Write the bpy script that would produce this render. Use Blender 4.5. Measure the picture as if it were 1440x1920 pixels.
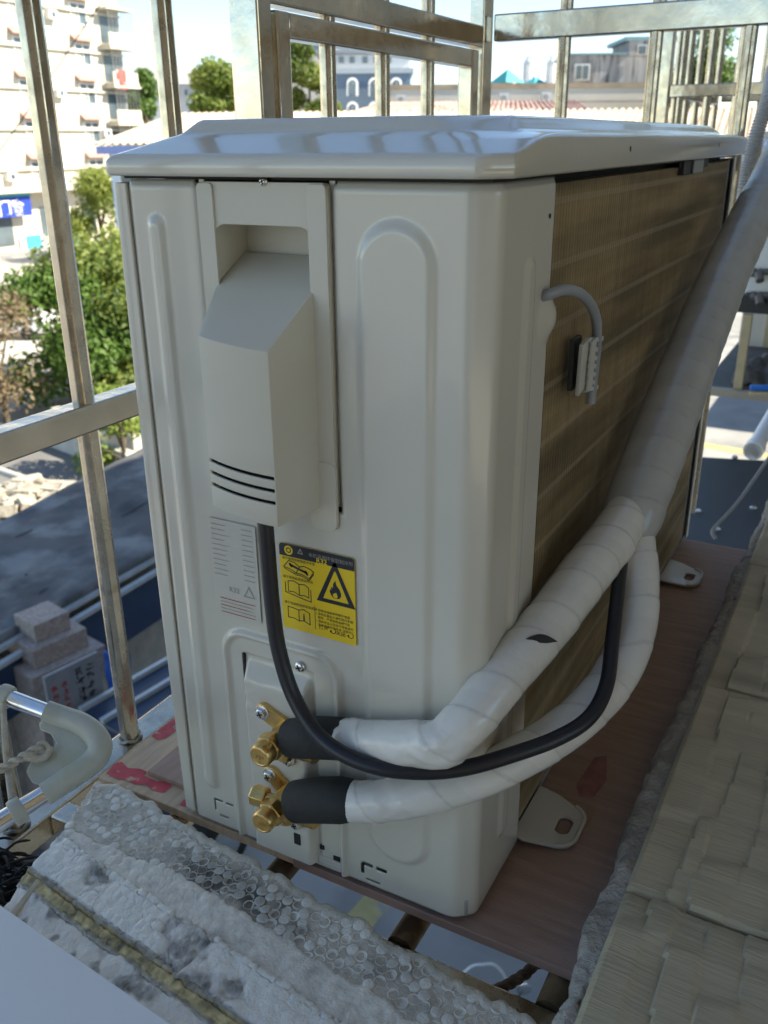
import bpy, bmesh, math, random
import numpy as np
from mathutils import Vector, Matrix, noise as mnoise

for o in list(bpy.data.objects): bpy.data.objects.remove(o)
scn = bpy.context.scene
COL = scn.collection
R_ = math.radians

# ------------------------------------------------------------------ camera
CAM = np.array([0.2110, -0.4926, 0.5623]); YAW, PITCH, ROLL, FPX = -0.4988, -0.3886, 0.0099, 1693.0
def _axes():
    f = np.array([math.cos(PITCH)*math.sin(YAW), math.cos(PITCH)*math.cos(YAW), math.sin(PITCH)])
    r = np.array([math.cos(YAW), -math.sin(YAW), 0.0]); d = -np.cross(r, f)
    c, s = math.cos(ROLL), math.sin(ROLL)
    return c*r+s*d, -s*r+c*d, f
AR, AD, AF = _axes()
cam_d = bpy.data.cameras.new('camera'); cam = bpy.data.objects.new('camera', cam_d); COL.objects.link(cam)
cam.matrix_world = Matrix(((AR[0], -AD[0], -AF[0], CAM[0]), (AR[1], -AD[1], -AF[1], CAM[1]), (AR[2], -AD[2], -AF[2], CAM[2]), (0, 0, 0, 1)))
cam_d.sensor_fit = 'HORIZONTAL'; cam_d.sensor_width = 36.0; cam_d.lens = 36.0*FPX/1440.0
cam_d.clip_start = 0.02; cam_d.clip_end = 2000
cam_d.dof.use_dof = True; cam_d.dof.focus_distance = 0.70; cam_d.dof.aperture_fstop = 17.0
scn.camera = cam

# ------------------------------------------------------------------ world, sun, exposure
SUN_AZ, SUN_EL = (0.93, 0.37), R_(42)
w = bpy.data.worlds.new('World'); scn.world = w; w.use_nodes = True
nt = w.node_tree; bg = nt.nodes['Background']
sky = nt.nodes.new('ShaderNodeTexSky'); sky.sky_type = 'NISHITA'; sky.sun_disc = False
sky.sun_elevation = SUN_EL; sky.sun_rotation = math.atan2(SUN_AZ[0], SUN_AZ[1]); sky.air_density = 1.0; sky.dust_density = 0.25; sky.altitude = 1200; sky.ozone_density = 2.2
nt.links.new(sky.outputs[0], bg.inputs[0]); bg.inputs[1].default_value = 0.112
sd = bpy.data.lights.new('sun', 'SUN'); so = bpy.data.objects.new('sun', sd); COL.objects.link(so)
sd.energy = 5.0; sd.angle = R_(0.53); sd.color = (1.0, 0.94, 0.84)
n_ = math.hypot(*SUN_AZ); sdir = Vector((SUN_AZ[0]/n_*math.cos(SUN_EL), SUN_AZ[1]/n_*math.cos(SUN_EL), math.sin(SUN_EL)))
so.rotation_euler = (-sdir).to_track_quat('-Z', 'Y').to_euler(); so.location = (20, 5, 30)
vs = scn.view_settings; vs.view_transform = 'Standard'; vs.look = 'None'; vs.gamma = 1.0; vs.use_curve_mapping = False; vs.exposure = 1.4
vs.use_white_balance = True; vs.white_balance_temperature = 7100; vs.white_balance_tint = 6

# ------------------------------------------------------------------ helpers: places seen through the lens, at their own distance
def ray(px, py): return AR*((px-720)/FPX) + AD*((py-960)/FPX) + AF
def AT(px, py, d): return Vector(CAM + ray(px, py)*d)
def ATX(px, py, X): v = ray(px, py); return Vector(CAM + v*((X-CAM[0])/v[0]))
def ATY(px, py, Y): v = ray(px, py); return Vector(CAM + v*((Y-CAM[1])/v[1]))
def ATZ(px, py, Z): v = ray(px, py); return Vector(CAM + v*((Z-CAM[2])/v[2]))
rng = random.Random(7); nrng = np.random.default_rng(7)

class MB:
    def __init__(s): s.v = []; s.f = []; s.c = None
    def add(s, vs, fs):
        o = len(s.v); s.v += [tuple(p) for p in vs]; s.f += [tuple(i+o for i in f) for f in fs]; return s
    def box(s, c, d, rot=None):
        hx, hy, hz = d[0]/2, d[1]/2, d[2]/2; c = Vector(c)
        pts = [Vector((x*hx, y*hy, z*hz)) for x in (-1, 1) for y in (-1, 1) for z in (-1, 1)]
        if rot is not None: pts = [rot @ p for p in pts]
        return s.add([p+c for p in pts], [(0, 1, 3, 2), (4, 6, 7, 5), (0, 4, 5, 1), (2, 3, 7, 6), (0, 2, 6, 4), (1, 5, 7, 3)])
    def box2(s, a, b): return s.box([(a[i]+b[i])/2 for i in range(3)], [abs(b[i]-a[i]) for i in range(3)])
    def beam(s, a, b, wd, ht, up=(0, 0, 1)):
        a, b = Vector(a), Vector(b); x = (b-a); L = x.length; x.normalize(); y = Vector(up).cross(x).normalized(); z = x.cross(y)
        return s.box((a+b)/2, (L, wd, ht), Matrix((x, y, z)).transposed())
    def tube(s, pts, r, n=12, cap=True, rf=None):
        pts = [Vector(p) for p in pts]; m = len(pts); rr = r if hasattr(r, '__len__') else [r]*m
        t = [(pts[min(i+1, m-1)]-pts[max(i-1, 0)]).normalized() for i in range(m)]
        up = Vector((0, 0, 1)) if abs(t[0].z) < .9 else Vector((1, 0, 0))
        nx = t[0].cross(up).normalized(); vs = []
        for i in range(m):
            nx = (nx - t[i]*nx.dot(t[i])).normalized(); ny = t[i].cross(nx)
            for k in range(n):
                a = 2*math.pi*k/n; q = rr[i]*(rf(i/(m-1) if m > 1 else 0, a, i) if rf else 1)
                vs.append(pts[i] + nx*(q*math.cos(a)) + ny*(q*math.sin(a)))
        fs = [(i*n+k, i*n+(k+1) % n, (i+1)*n+(k+1) % n, (i+1)*n+k) for i in range(m-1) for k in range(n)]
        if cap: fs += [tuple(range(n-1, -1, -1)), tuple((m-1)*n+k for k in range(n))]
        return s.add(vs, fs)
    def lathe(s, o, d, prof, n=24, ph=0.0):
        o = Vector(o); d = Vector(d).normalized(); up = Vector((0, 0, 1)) if abs(d.z) < .9 else Vector((1, 0, 0))
        a = d.cross(up).normalized(); b = d.cross(a)
        vs = [o+d*t+a*(r*math.cos(ph+2*math.pi*k/n))+b*(r*math.sin(ph+2*math.pi*k/n)) for t, r in prof for k in range(n)]
        m = len(prof); fs = [(i*n+k, i*n+(k+1) % n, (i+1)*n+(k+1) % n, (i+1)*n+k) for i in range(m-1) for k in range(n)]
        fs += [tuple(range(n-1, -1, -1)), tuple((m-1)*n+k for k in range(n))]
        return s.add(vs, fs)
    def grid(s, G, skip=None):
        n, m = len(G), len(G[0]); vs = [p for row in G for p in row]
        return s.add(vs, [(i*m+j, (i+1)*m+j, (i+1)*m+j+1, i*m+j+1) for i in range(n-1) for j in range(m-1) if not (skip and skip(i, j))])
    def prism(s, outer, holes, fr, t):
        """outer/holes: 2-D loops, fr(u,v,w) -> point, t thickness"""
        bm = bmesh.new(); es = []
        for lp in [outer]+list(holes):
            vv = [bm.verts.new((p[0], p[1], 0)) for p in lp]
            es += [bm.edges.new((vv[i], vv[(i+1) % len(vv)])) for i in range(len(vv))]
        bmesh.ops.triangle_fill(bm, edges=es, use_beauty=True, use_dissolve=False, normal=(0, 0, 1))
        bm.verts.index_update(); V = [v.co.copy() for v in bm.verts]; F = [[v.index for v in f.verts] for f in bm.faces]
        bd = [(e.verts[0].index, e.verts[1].index) for e in bm.edges if len(e.link_faces) == 1]; n = len(V); bm.free()
        vs = [fr(p.x, p.y, 0) for p in V]
        if t == 0: return s.add(vs, F)
        vs += [fr(p.x, p.y, t) for p in V]
        return s.add(vs, [tuple(f[::-1]) for f in F]+[tuple(i+n for i in f) for f in F]+[(a, b, b+n, a+n) for a, b in bd])
    def mesh(s, name, org=(0, 0, 0), smooth=None):
        me = bpy.data.meshes.new(name); o = Vector(org)
        me.from_pydata([(p[0]-o.x, p[1]-o.y, p[2]-o.z) for p in s.v], [], s.f); me.update()
        if smooth != 'grid':
            bm = bmesh.new(); bm.from_mesh(me); bmesh.ops.recalc_face_normals(bm, faces=bm.faces)
            if smooth:
                th = R_(smooth)
                for e in bm.edges: e.smooth = len(e.link_faces) == 2 and e.calc_face_angle(0) < th
                for f in bm.faces: f.smooth = True
            bm.to_mesh(me); bm.free()
        else: me.polygons.foreach_set('use_smooth', [True]*len(me.polygons))
        return me

def obj(name, mb, mat, parent=None, org=None, smooth=40, bevel=0, label=None, cat=None, group=None, kind=None, seg=2):
    base = Vector(org) if org is not None else (parent['_w'] and Vector(parent['_w']) if parent is not None and '_w' in parent else Vector((0, 0, 0)))
    me = mb.mesh(name, base, smooth); me.materials.append(mat)
    o = bpy.data.objects.new(name, me); COL.objects.link(o)
    if parent is not None:
        o.parent = parent; o.location = base - Vector(parent['_w'])
    else: o.location = base
    o['_w'] = tuple(base)
    if bevel:
        m = o.modifiers.new('bevel', 'BEVEL'); m.width = bevel; m.segments = seg; m.limit_method = 'ANGLE'; m.angle_limit = R_(35); m.harden_normals = False
    for k, v in (('label', label), ('category', cat), ('group', group), ('kind', kind)):
        if v: o[k] = v
    return o
def thing(name, label, cat, loc=(0, 0, 0), group=None):
    o = bpy.data.objects.new(name, None); COL.objects.link(o); o.location = loc; o.empty_display_size = .05
    o['_w'] = tuple(loc); o['label'] = label; o['category'] = cat
    if group: o['group'] = group
    return o
def place(o, name, loc, parent):          # a copy of a part that shares its mesh
    c = o.copy(); c.name = name; COL.objects.link(c); c.parent = parent; c.location = Vector(loc) - (Vector(parent['_w']) if parent is not None else Vector((0, 0, 0))); c['_w'] = tuple(loc); return c
def copytree(o, parent=None):
    c = o.copy(); COL.objects.link(c)
    if parent is not None: c.parent = parent
    for ch in [x for x in bpy.data.objects if x.parent == o]: copytree(ch, c)
    return c
def crom(pts, vals=None, step=8):
    """Catmull-Rom through 3-D points (and radii)"""
    P = [np.array(p) for p in pts]; out = []; ro = []; n = len(P)
    for i in range(n-1):
        p0, p1, p2, p3 = P[max(i-1, 0)], P[i], P[i+1], P[min(i+2, n-1)]
        for k in range(step):
            t = k/step
            out.append(Vector(.5*((2*p1)+(-p0+p2)*t+(2*p0-5*p1+4*p2-p3)*t*t+(-p0+3*p1-3*p2+p3)*t**3)))
            if vals: ro.append(vals[i]*(1-t)+vals[i+1]*t)
    out.append(Vector(P[-1])); 
    if vals: ro.append(vals[-1]); return out, ro
    return out

# ------------------------------------------------------------------ materials (all node-based)
MATS = {}
def M(name, col, rough=.5, metal=0.0, var=.08, vs_=6.0, bump=0.0, bs=40.0, coat=0.0, spec=.5, col2=None, c2s=4.0, c2lo=.5, c2hi=.6, stretch=None, attr=None, rvar=0.0, trans=0.0):
    if name in MATS: return MATS[name]
    m = bpy.data.materials.new(name); m.use_nodes = True; nt = m.node_tree; N = nt.nodes; L = nt.links
    p = N['Principled BSDF']; p.inputs['Roughness'].default_value = rough; p.inputs['Metallic'].default_value = metal
    p.inputs['Coat Weight'].default_value = coat; p.inputs['Coat Roughness'].default_value = .06; p.inputs['Specular IOR Level'].default_value = spec
    tc = N.new('ShaderNodeTexCoord'); src = tc.outputs['Object']
    if stretch:
        mp = N.new('ShaderNodeMapping'); mp.inputs['Scale'].default_value = stretch; L.new(src, mp.inputs[0]); src = mp.outputs[0]
    def noise(sc, det=4):
        n = N.new('ShaderNodeTexNoise'); n.inputs['Scale'].default_value = sc; n.inputs['Detail'].default_value = det; L.new(src, n.inputs['Vector']); return n.outputs['Fac']
    def mix(fac, a, b, mode='MIX'):
        x = N.new('ShaderNodeMix'); x.data_type = 'RGBA'; x.blend_type = mode
        for s, v in ((x.inputs[0], fac), (x.inputs[6], a), (x.inputs[7], b)):
            if hasattr(v, 'links') or hasattr(v, 'is_linked'): L.new(v, s)
            else: s.default_value = v if not hasattr(v, '__len__') else (*v, 1)
        return x.outputs[2]
    c = None
    if attr:
        a = N.new('ShaderNodeVertexColor'); a.layer_name = 'Col'; c = a.outputs[0]
    base = c if c is not None else col
    if var > 0:
        f = noise(vs_, 5); mr = N.new('ShaderNodeMapRange'); mr.inputs[1].default_value = .3; mr.inputs[2].default_value = .7; mr.inputs[3].default_value = 1-var; mr.inputs[4].default_value = 1+var; L.new(f, mr.inputs[0])
        cb = N.new('ShaderNodeCombineColor'); [L.new(mr.outputs[0], cb.inputs[i]) for i in range(3)]
        base = mix(1.0, base, cb.outputs[0], 'MULTIPLY')
    if col2 is not None:
        f = noise(c2s, 6); mr = N.new('ShaderNodeMapRange'); mr.inputs[1].default_value = c2lo; mr.inputs[2].default_value = c2hi; L.new(f, mr.inputs[0]); base = mix(mr.outputs[0], base, col2)
    if hasattr(base, 'is_linked'): L.new(base, p.inputs['Base Color'])
    else: p.inputs['Base Color'].default_value = (*base, 1)
    if rvar:
        f = noise(vs_*2.3, 4); mr = N.new('ShaderNodeMapRange'); mr.inputs[1].default_value = .3; mr.inputs[2].default_value = .7; mr.inputs[3].default_value = max(.02, rough-rvar); mr.inputs[4].default_value = rough+rvar; L.new(f, mr.inputs[0]); L.new(mr.outputs[0], p.inputs['Roughness'])
    if bump:
        b = N.new('ShaderNodeBump'); b.inputs['Strength'].default_value = 1; b.inputs['Distance'].default_value = bump; L.new(noise(bs, 5), b.inputs['Height']); L.new(b.outputs[0], p.inputs['Normal'])
    if trans:
        t = N.new('ShaderNodeBsdfTranslucent'); mx = N.new('ShaderNodeMixShader'); mx.inputs[0].default_value = trans
        if hasattr(base, 'is_linked'): L.new(base, t.inputs[0])
        L.new(p.outputs[0], mx.inputs[1]); L.new(t.outputs[0], mx.inputs[2]); L.new(mx.outputs[0], N['Material Output'].inputs[0])
    MATS[name] = m; return m

PAINT = M('ac_paint', (.615, .585, .51), .21, var=.015, vs_=5, bump=.00005, bs=420, coat=.5)
LIDP = M('lid_paint', (.62, .585, .505), .15, var=.02, vs_=8, coat=.7, bump=.00012, bs=90)
PLAST = M('cover_plastic', (.60, .565, .48), .42, var=.02, bump=.00005, bs=900)
DARK = M('dark_inside', (.012, .012, .012), .7, var=0)
BLACKP = M('black_frame', (.02, .021, .024), .45, var=.2)
BRASS = M('brass', (.72, .47, .17), .34, 1.0, var=.16, vs_=60, rvar=.1, bump=.0002, bs=300)
ZINC = M('zinc_screw', (.75, .75, .74), .25, 1.0, var=.1, vs_=200)
RUBBER = M('foam_rubber', (.022, .023, .023), .75, var=.15, vs_=60, bump=.0006, bs=260)
CABLE = M('cable_jacket', (.012, .013, .019), .38, var=.1)
TAPEW = M('white_tape', (.7, .7, .65), .24, var=.04, vs_=14, bump=.0012, bs=60, attr='Col', coat=.25)
TAPEG = M('grey_tape', (.4, .4, .4), .28, var=.06, vs_=14, bump=.0008, bs=70, attr='Col', coat=.2)
YEL = M('label_yellow', (.80, .56, .015), .42, var=.03)
INK = M('label_black', (.012, .014, .02), .45, var=0)
INKG = M('label_grey_print', (.33, .32, .30), .5, var=0)
INKR = M('label_red_print', (.42, .06, .05), .5, var=0)
STEEL = M('stainless', (.54, .48, .39), .24, 1.0, var=.18, vs_=30, rvar=.09, bump=.0003, bs=60, col2=(.30, .25, .18), c2s=46, c2lo=.60, c2hi=.80)
STEELP = M('stainless_polished', (.60, .54, .45), .16, 1.0, var=.10, vs_=30, rvar=.06, bump=.0008, bs=22, col2=(.34, .28, .20), c2s=60, c2lo=.66, c2hi=.84)
RUST = M('rusty_tube', (.20, .15, .09), .55, .6, var=.35, vs_=60, bump=.0004, bs=120, col2=(.09, .055, .03), c2s=35, c2lo=.45, c2hi=.6)
CHROME = M('chrome', (.78, .78, .78), .12, 1.0, var=.08, vs_=60, col2=(.35, .33, .30), c2s=90, c2lo=.65, c2hi=.8)
WEB = M('old_white_plastic', (.50, .51, .44), .42, var=.12, vs_=30, bump=.0003, bs=120, col2=(.36, .38, .20), c2s=22, c2lo=.55, c2hi=.75)
STRING = M('string', (.48, .44, .36), .9, var=.2, vs_=200, bump=.0006, bs=500)
GLASS = M('window_glass', (.10, .13, .15), .12, var=.3, vs_=.6)
FRAMEW = M('window_frame', (.72, .72, .70), .5, var=.05)

# ================================================================== SETTING
GZ = -7.0
def gpoly(name, pts, z, mat, kind='structure', t=.02):
    mb = MB(); P = [(ATZ(x, y, z).x, ATZ(x, y, z).y) if not isinstance(x, tuple) else x for x, y in pts]
    mb.prism(P, [], lambda u, v, w_: (u, v, z-t+w_), t); return obj(name, mb, mat, kind=kind)
CONC = M('yard_concrete', (.30, .295, .285), .9, var=.22, vs_=.35, bump=.006, bs=9, col2=(.19, .185, .18), c2s=.9, c2lo=.50, c2hi=.70)
mb = MB(); mb.add([(-900, -600, GZ), (700, -600, GZ), (700, 1400, GZ), (-900, 1400, GZ)], [(0, 1, 2, 3)]); obj('ground', mb, CONC, kind='structure')
PALE = M('plaza_paving', (.50, .47, .41), .9, var=.10, vs_=.25, bump=.004, bs=6)
mb = MB(); mb.prism([(-56, 20), (-24, 14), (-21, 34), (-30, 62), (-56, 62)], [], lambda u, v, w_: (u, v, GZ+.004+w_*0), 0); obj('plaza', mb, PALE, kind='structure')
mb = MB(); mb.prism([(-24, 4), (-12.5, 2), (-15, 26), (-22, 30)], [], lambda u, v, w_: (u, v, GZ+.008), 0); obj('driveway', mb, M('asphalt', (.17, .165, .16), .92, var=.2, vs_=.6, bump=.006, bs=14), kind='structure')
# painted lines in the yard
YLINE = M('yellow_line', (.46, .38, .17), .8, var=.2, vs_=3, col2=(.30, .29, .26), c2s=5, c2lo=.56, c2hi=.66)
for a, b, wd in (((645, 1760), (722, 1672), .16), ((1330, 836), (1460, 858), .22)):
    p, q = ATZ(*a, GZ+.004), ATZ(*b, GZ+.004); d = (q-p).normalized(); n = Vector((-d.y, d.x, 0))*wd; p, q = p-d*.9, q+d*.5
    mb = MB(); mb.add([p-n, q-n, q+n, p+n], [(0, 1, 2, 3)]); obj('yellow_line', mb, YLINE, kind='structure')
# hills
HILL = M('hill', (.10, .15, .13), 1, var=.2, vs_=.01)
G = []
for i in range(40):
    a = R_(-75+i*2.6); row = []
    for j in range(6):
        h = (0, .35, .8, 1, .8, .3)[j]*(22+14*mnoise.noise((i*.35, 0, 3))+8*mnoise.noise((i*.9, 2, 0)))
        d = 620+j*60; row.append((math.sin(a)*d, math.cos(a)*d, GZ+h))
    G.append(row)
obj('hills', MB().grid(G), HILL, kind='structure', smooth='grid')

# ------------------------------------------------------------------ our own building: facade with the window the view is taken from
WALLM = M('facade_tile', (.42, .40, .35), .7, var=.08, vs_=3, bump=.002, bs=30)
home = thing('residential_building', 'beige block with the open window above the striped tile sill', 'building', (2.4, 0, GZ))
X0, X1 = .135, .38
mb = MB(); mb.box2((X0, 0.95, GZ), (X1, 22.5, 5.6)); obj('front_wall', mb, WALLM, home)
mb = MB(); mb.box2((X0, -22, GZ), (X1, -1.6, 5.6)); obj('front_wall', mb, WALLM, home)
mb = MB(); mb.box2((X0, -1.6, GZ), (X1, .95, -.03)); obj('window_parapet', mb, WALLM, home)
mb = MB(); mb.box2((X0, -1.6, 1.75), (X1, .95, 5.6)); obj('window_lintel', mb, WALLM, home)
RP_ = M('room_plaster', (.68, .65, .59), .8, var=.03); FLT = M('room_floor', (.55, .49, .40), .35, var=.06)
XB = 4.6
mb = MB(); mb.box2((X1, -22, 5.35), (XB, 22.5, 5.6)); obj('roof_slab', mb, RP_, home)
mb = MB(); mb.box2((X1, -3.0, -.75), (XB-.25, 2.3, -.5)); obj('floor', mb, FLT, home)
mb = MB(); mb.box2((X1, -3.0, 2.6), (XB-.25, 2.3, 2.8)); obj('ceiling', mb, RP_, home)
for y0, y1 in ((2.3, 2.5), (-3.2, -3.0)): mb = MB(); mb.box2((X1, y0, -.75), (XB-.25, y1, 2.8)); obj('partition', mb, RP_, home)
for (y0, z0, y1, z1) in ((-22, GZ, -2.2, 5.35), (.3, GZ, 22.5, 5.35), (-2.2, GZ, .3, .45), (-2.2, 2.05, .3, 5.35)): mb = MB(); mb.box2((XB-.25, y0, z0), (XB, y1, z1)); obj('back_wall', mb, RP_, home)  # unseen wall; its opening is added to let sun in as warm fill

# sill tiles + mortar
TILE = M('sill_tile', (.51, .44, .305), .85, var=.12, vs_=14, bump=.0012, bs=120, stretch=(.25, 2.6, 1), col2=(.37, .32, .225), c2s=9, c2lo=.5, c2hi=.75)
sill = thing('window_sill', 'striped beige tile sill with a rough cement edge beside the plywood', 'window sill', (.2, .2, .0))
def fbm(x, y, s, seed=0.0, o=3):
    return sum(mnoise.noise((x*s*2**k, y*s*2**k, seed+k*7.3))*.5**k for k in range(o))
for ti, (ya, yb) in enumerate(((-.58, -.2595), (-.2575, .0645), (.0665, .3885), (.3905, .7125), (.7145, 1.04))):
    nx, ny = 116, 110; xs = np.linspace(.1165, .365, nx); ys = np.linspace(ya, yb, ny); G = []
    edges = []; x = .1165; r2 = random.Random(50+ti)
    while x < .36: x += r2.uniform(.019, .030); edges.append(x)
    offs = [r2.uniform(0, 9) for _ in edges]; seg = [r2.uniform(.075, .135) for _ in edges]
    for j, yy in enumerate(ys):
        row = []
        for i, xx in enumerate(xs):
            xl = .1165-.012; h = 0
            for k, e in enumerate(edges):
                q = (yy+offs[k])/seg[k]; qi = math.floor(q); qf = q-qi
                eb = e + .0042*math.sin(yy*17+offs[k]*3) + .0025*mnoise.noise((yy*7, offs[k], 1.0))
                if xx < eb or k == len(edges)-1:
                    wdt = max(.006, eb-xl); u = max(0, min(1, (xx-xl)/wdt))
                    lv = [.0011*(1 if (qi_+k) % 2 else -1)+.0015*mnoise.noise((qi_*3.7, k*5.1+offs[k], ti)) for qi_ in (qi, qi+1)]
                    bl = max(0, min(1, (qf-.82-.08*u)/.09)); h = lv[0]*(1-bl)+lv[1]*bl
                    h += .0014*math.sin(math.pi*min(1, qf/.92))*(1-u*.9) + .0010*mnoise.noise((yy*11, k*3.1, ti))
                    h -= .0012*max(0, 1-(1-u)*wdt/.0025)
                    break
                xl = eb
            h += .0004*fbm(xx, yy, 70, ti)
            edge = min(xx-xs[0], yy-ya, yb-yy); h -= .004*max(0, 1-edge/.0035)
            row.append((xx, yy, .0285+h))
        G.append(row)
    mb = MB(); mb.grid(G); n0 = len(mb.v)
    # skirts down into the mortar bed
    for line in ([(g[0]) for g in G], G[0], G[-1]):
        vv = list(line)+[(p[0], p[1], .012) for p in line]; k = len(line); mb.add(vv, [(i, i+1, k+i+1, k+i) for i in range(k-1)])
    obj('tile', mb, TILE, sill, smooth=35)
mb = MB(); mb.box2((.118, -.58, -.02), (.37, 1.04, .0165)); obj('mortar_bed', mb, M('joint', (.12, .115, .10), .95, var=.2, vs_=60), sill)
MORT = M('cement_edge', (.36, .33, .29), .95, var=.2, vs_=24, bump=.006, bs=110, col2=(.46, .43, .39), c2s=26, c2lo=.45, c2hi=.65)
G = []
for j in range(520):
    yy = -.58+j*1.62/519; e = .0975+.006*fbm(yy, 0, 9, 2)+.0032*fbm(yy, 1, 45, 4)
    e += .007*max(0, min(1, (yy-.55)/.3)); wv = .0028*fbm(yy, 3, 28, 6)
    e += .0022*abs(fbm(yy, 7, 90, 31)); prof = [(e+.006, -.03), (e+.0015, -.0065), (e, .002), (e+.0008, .011), (e+.003, .0178+wv), (e+.007, .0205+wv), (e+.012, .0215+wv*1.2), (.1135, .0215+wv), (.1168, .023), (.1200, .0215)]
    G.append([(x+.0022*fbm(yy, k*.31, 70, 9), yy, z+.0030*fbm(yy, k*.11, 60, 12)) for k, (x, z) in enumerate(prof)])
obj('cement_edge', MB().grid(G), MORT, sill, smooth='grid')

# ================================================================== PLYWOOD
PLY = M('plywood', (.35, .235, .195), .62, var=.14, vs_=16, bump=.0005, bs=160, stretch=(1, 9, 1), col2=(.28, .18, .145), c2s=12, c2lo=.48, c2hi=.75)
PLYE = M('plywood_pale', (.56, .42, .29), .62, var=.18, vs_=16, bump=.0004, bs=160, stretch=(9, 1, 1))
REDP = M('red_stamp', (.55, .07, .09), .6, var=.25, vs_=60, col2=(.56, .40, .30), c2s=70, c2lo=.6, c2hi=.68)
PT = -.006
board = thing('plywood_board', 'large plywood board with red stamped print lying under the air conditioner', 'board', (-.13, .42, PT))
mb = MB(); mb.box2((-.150, 0.0, PT-.009), (.118, .842, PT)); obj('brown_sheet', mb, PLY, board, bevel=.0008)
mb = MB(); mb.box2((-.377, .002, PT-.009), (-.1505, .60, PT)); obj('pale_sheet', mb, PLYE, board, bevel=.0008, label='pale end of the board with red stamped print')
def stamp(pts, z=PT+.0006):
    mb = MB(); mb.prism([(ATZ(x, y, z).x, ATZ(x, y, z).y) for x, y in pts], [], lambda u, v, w_: (u, v, z+w_*0), 0); obj('red_print', mb, REDP, board)
stamp([(199, 1450), (214, 1432), (228, 1428), (240, 1440), (262, 1441), (276, 1447), (270, 1454), (290, 1463), (318, 1467), (322, 1474), (308, 1486), (285, 1481), (275, 1472), (252, 1470), (236, 1462), (222, 1461)])
stamp([(284, 1380), (303, 1364), (322, 1350), (334, 1342), (334, 1356), (322, 1362), (330, 1369), (310, 1384), (296, 1387)])
stamp([(336, 1509), (344, 1500), (350, 1498), (352, 1508), (346, 1512)])
mb = MB(); mb.prism([(.036, .205), (.044, .19), (.056, .196), (.060, .225), (.050, .262), (.040, .255)], [], lambda u, v, w_: (u, v, PT+.0006), 0); obj('red_print', mb, M('maroon_stamp', (.27, .12, .11), .6, var=.3, vs_=60), board)
shim = MB(); shim.box2((-.336, .026, PT+.0002), (-.07, .52, -.0004))
obj('plywood_strip', shim, M('plywood_pink', (.40, .27, .21), .62, var=.14, vs_=18, bump=.0004, bs=160, stretch=(8, 1, 1)), smooth=None, bevel=.0006, label='thin pinkish plywood strip between the board and the air conditioner', cat='board')

# ================================================================== AIR CONDITIONER OUTDOOR UNIT
ac = thing('air_conditioner', 'large beige outdoor air conditioner unit with brass valves and a yellow warning label', 'air conditioner', (-.13, .42, -.002))
# --- side panel: one pressed sheet, laid out along its folded profile
def roundprof(pts, r, n=7):
    out = [np.array(pts[0])]
    for i in range(1, len(pts)-1):
        p, a, b = np.array(pts[i]), np.array(pts[i-1]), np.array(pts[i+1]); u = (a-p)/np.linalg.norm(a-p); v = (b-p)/np.linalg.norm(b-p)
        for k in range(n+1):
            t = k/n; out.append((p+u*r)*(1-t)**2+2*p*t*(1-t)+(p+v*r)*t*t)
    out.append(np.array(pts[-1])); return out
def resample(P, h):
    d = [0]+list(np.cumsum([np.linalg.norm(P[i+1]-P[i]) for i in range(len(P)-1)])); n = int(d[-1]/h)+1
    s = np.linspace(0, d[-1], n); X = np.interp(s, d, [p[0] for p in P]); Y = np.interp(s, d, [p[1] for p in P]); return s, X, Y
S, PXs, PYs = resample(roundprof([(-.2555, 0), (0, 0), (.0148, .0122), (.0148, .108)], .0055), .0016)
tx, ty = np.gradient(PXs), np.gradient(PYs); ln = np.hypot(tx, ty); NX, NY = ty/ln, -tx/ln
ZS = np.linspace(.0, .5410, 302)
XX, ZZ = np.meshgrid(PXs, ZS, indexing='ij'); YYb = np.repeat(PYs[:, None], len(ZS), 1)
def sst(a, b, x): t = np.clip((x-a)/(b-a), 0, 1); return t*t*(3-2*t)
def capsule(x, z, cx, z0, z1, r): return np.hypot(x-cx, z-np.clip(z, z0, z1))-r
def rbox(x, z, cx, cz, hx, hz, r):
    qx, qz = np.abs(x-cx)-hx+r, np.abs(z-cz)-hz+r; return np.hypot(np.maximum(qx, 0), np.maximum(qz, 0))+np.minimum(np.maximum(qx, qz), 0)-r
front = (YYb < .004)
Hh = np.zeros_like(XX)
Hh += .0032*(1-sst(-.001, .0055, capsule(XX, ZZ, -.2315, .046, .510, .0035)))                       # narrow bead on the left
Hh += .0034*(1-sst(-.0075, .0, capsule(XX, ZZ, -.0475, .062, .4925, .0285)))*front                 # wide arched emboss
ds = rbox(XX, ZZ, -.150, .080, .0565, .130, .024)
Hh += (.0040*(1-sst(.0, .0045, np.abs(ds+.004))) + .0006*(1-sst(-.012, -.006, ds)))*front             # bead round the valve plate
Hh += .0022*(1-sst(-.001, .005, capsule(YYb, ZZ, .062, .05, .485, .006)))*(YYb > .02)
Hh += .0060*(1-sst(-.004, .014, np.hypot(YYb-.100, ZZ-.452)-.006))*(YYb > .02)                        # boss where the sensor leaves
edge = np.minimum(np.minimum(.5410-ZZ, S[:, None]-S[0]), np.minimum(S[-1]-S[:, None], ZZ+.05)); Hh -= .0028*(1-sst(0, .005, edge))
cutc = np.abs(XX+.0927); Hh -= .0022*(1-sst(.0, .005, np.where((ZZ > .325) & front, cutc, 1)))
cutl = np.abs(XX+.1940); Hh -= .0022*(1-sst(.0, .005, np.where((ZZ > .325) & front, cutl, 1)))
PX3, PY3 = XX+NX[:, None]*Hh, YYb+NY[:, None]*Hh
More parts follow.
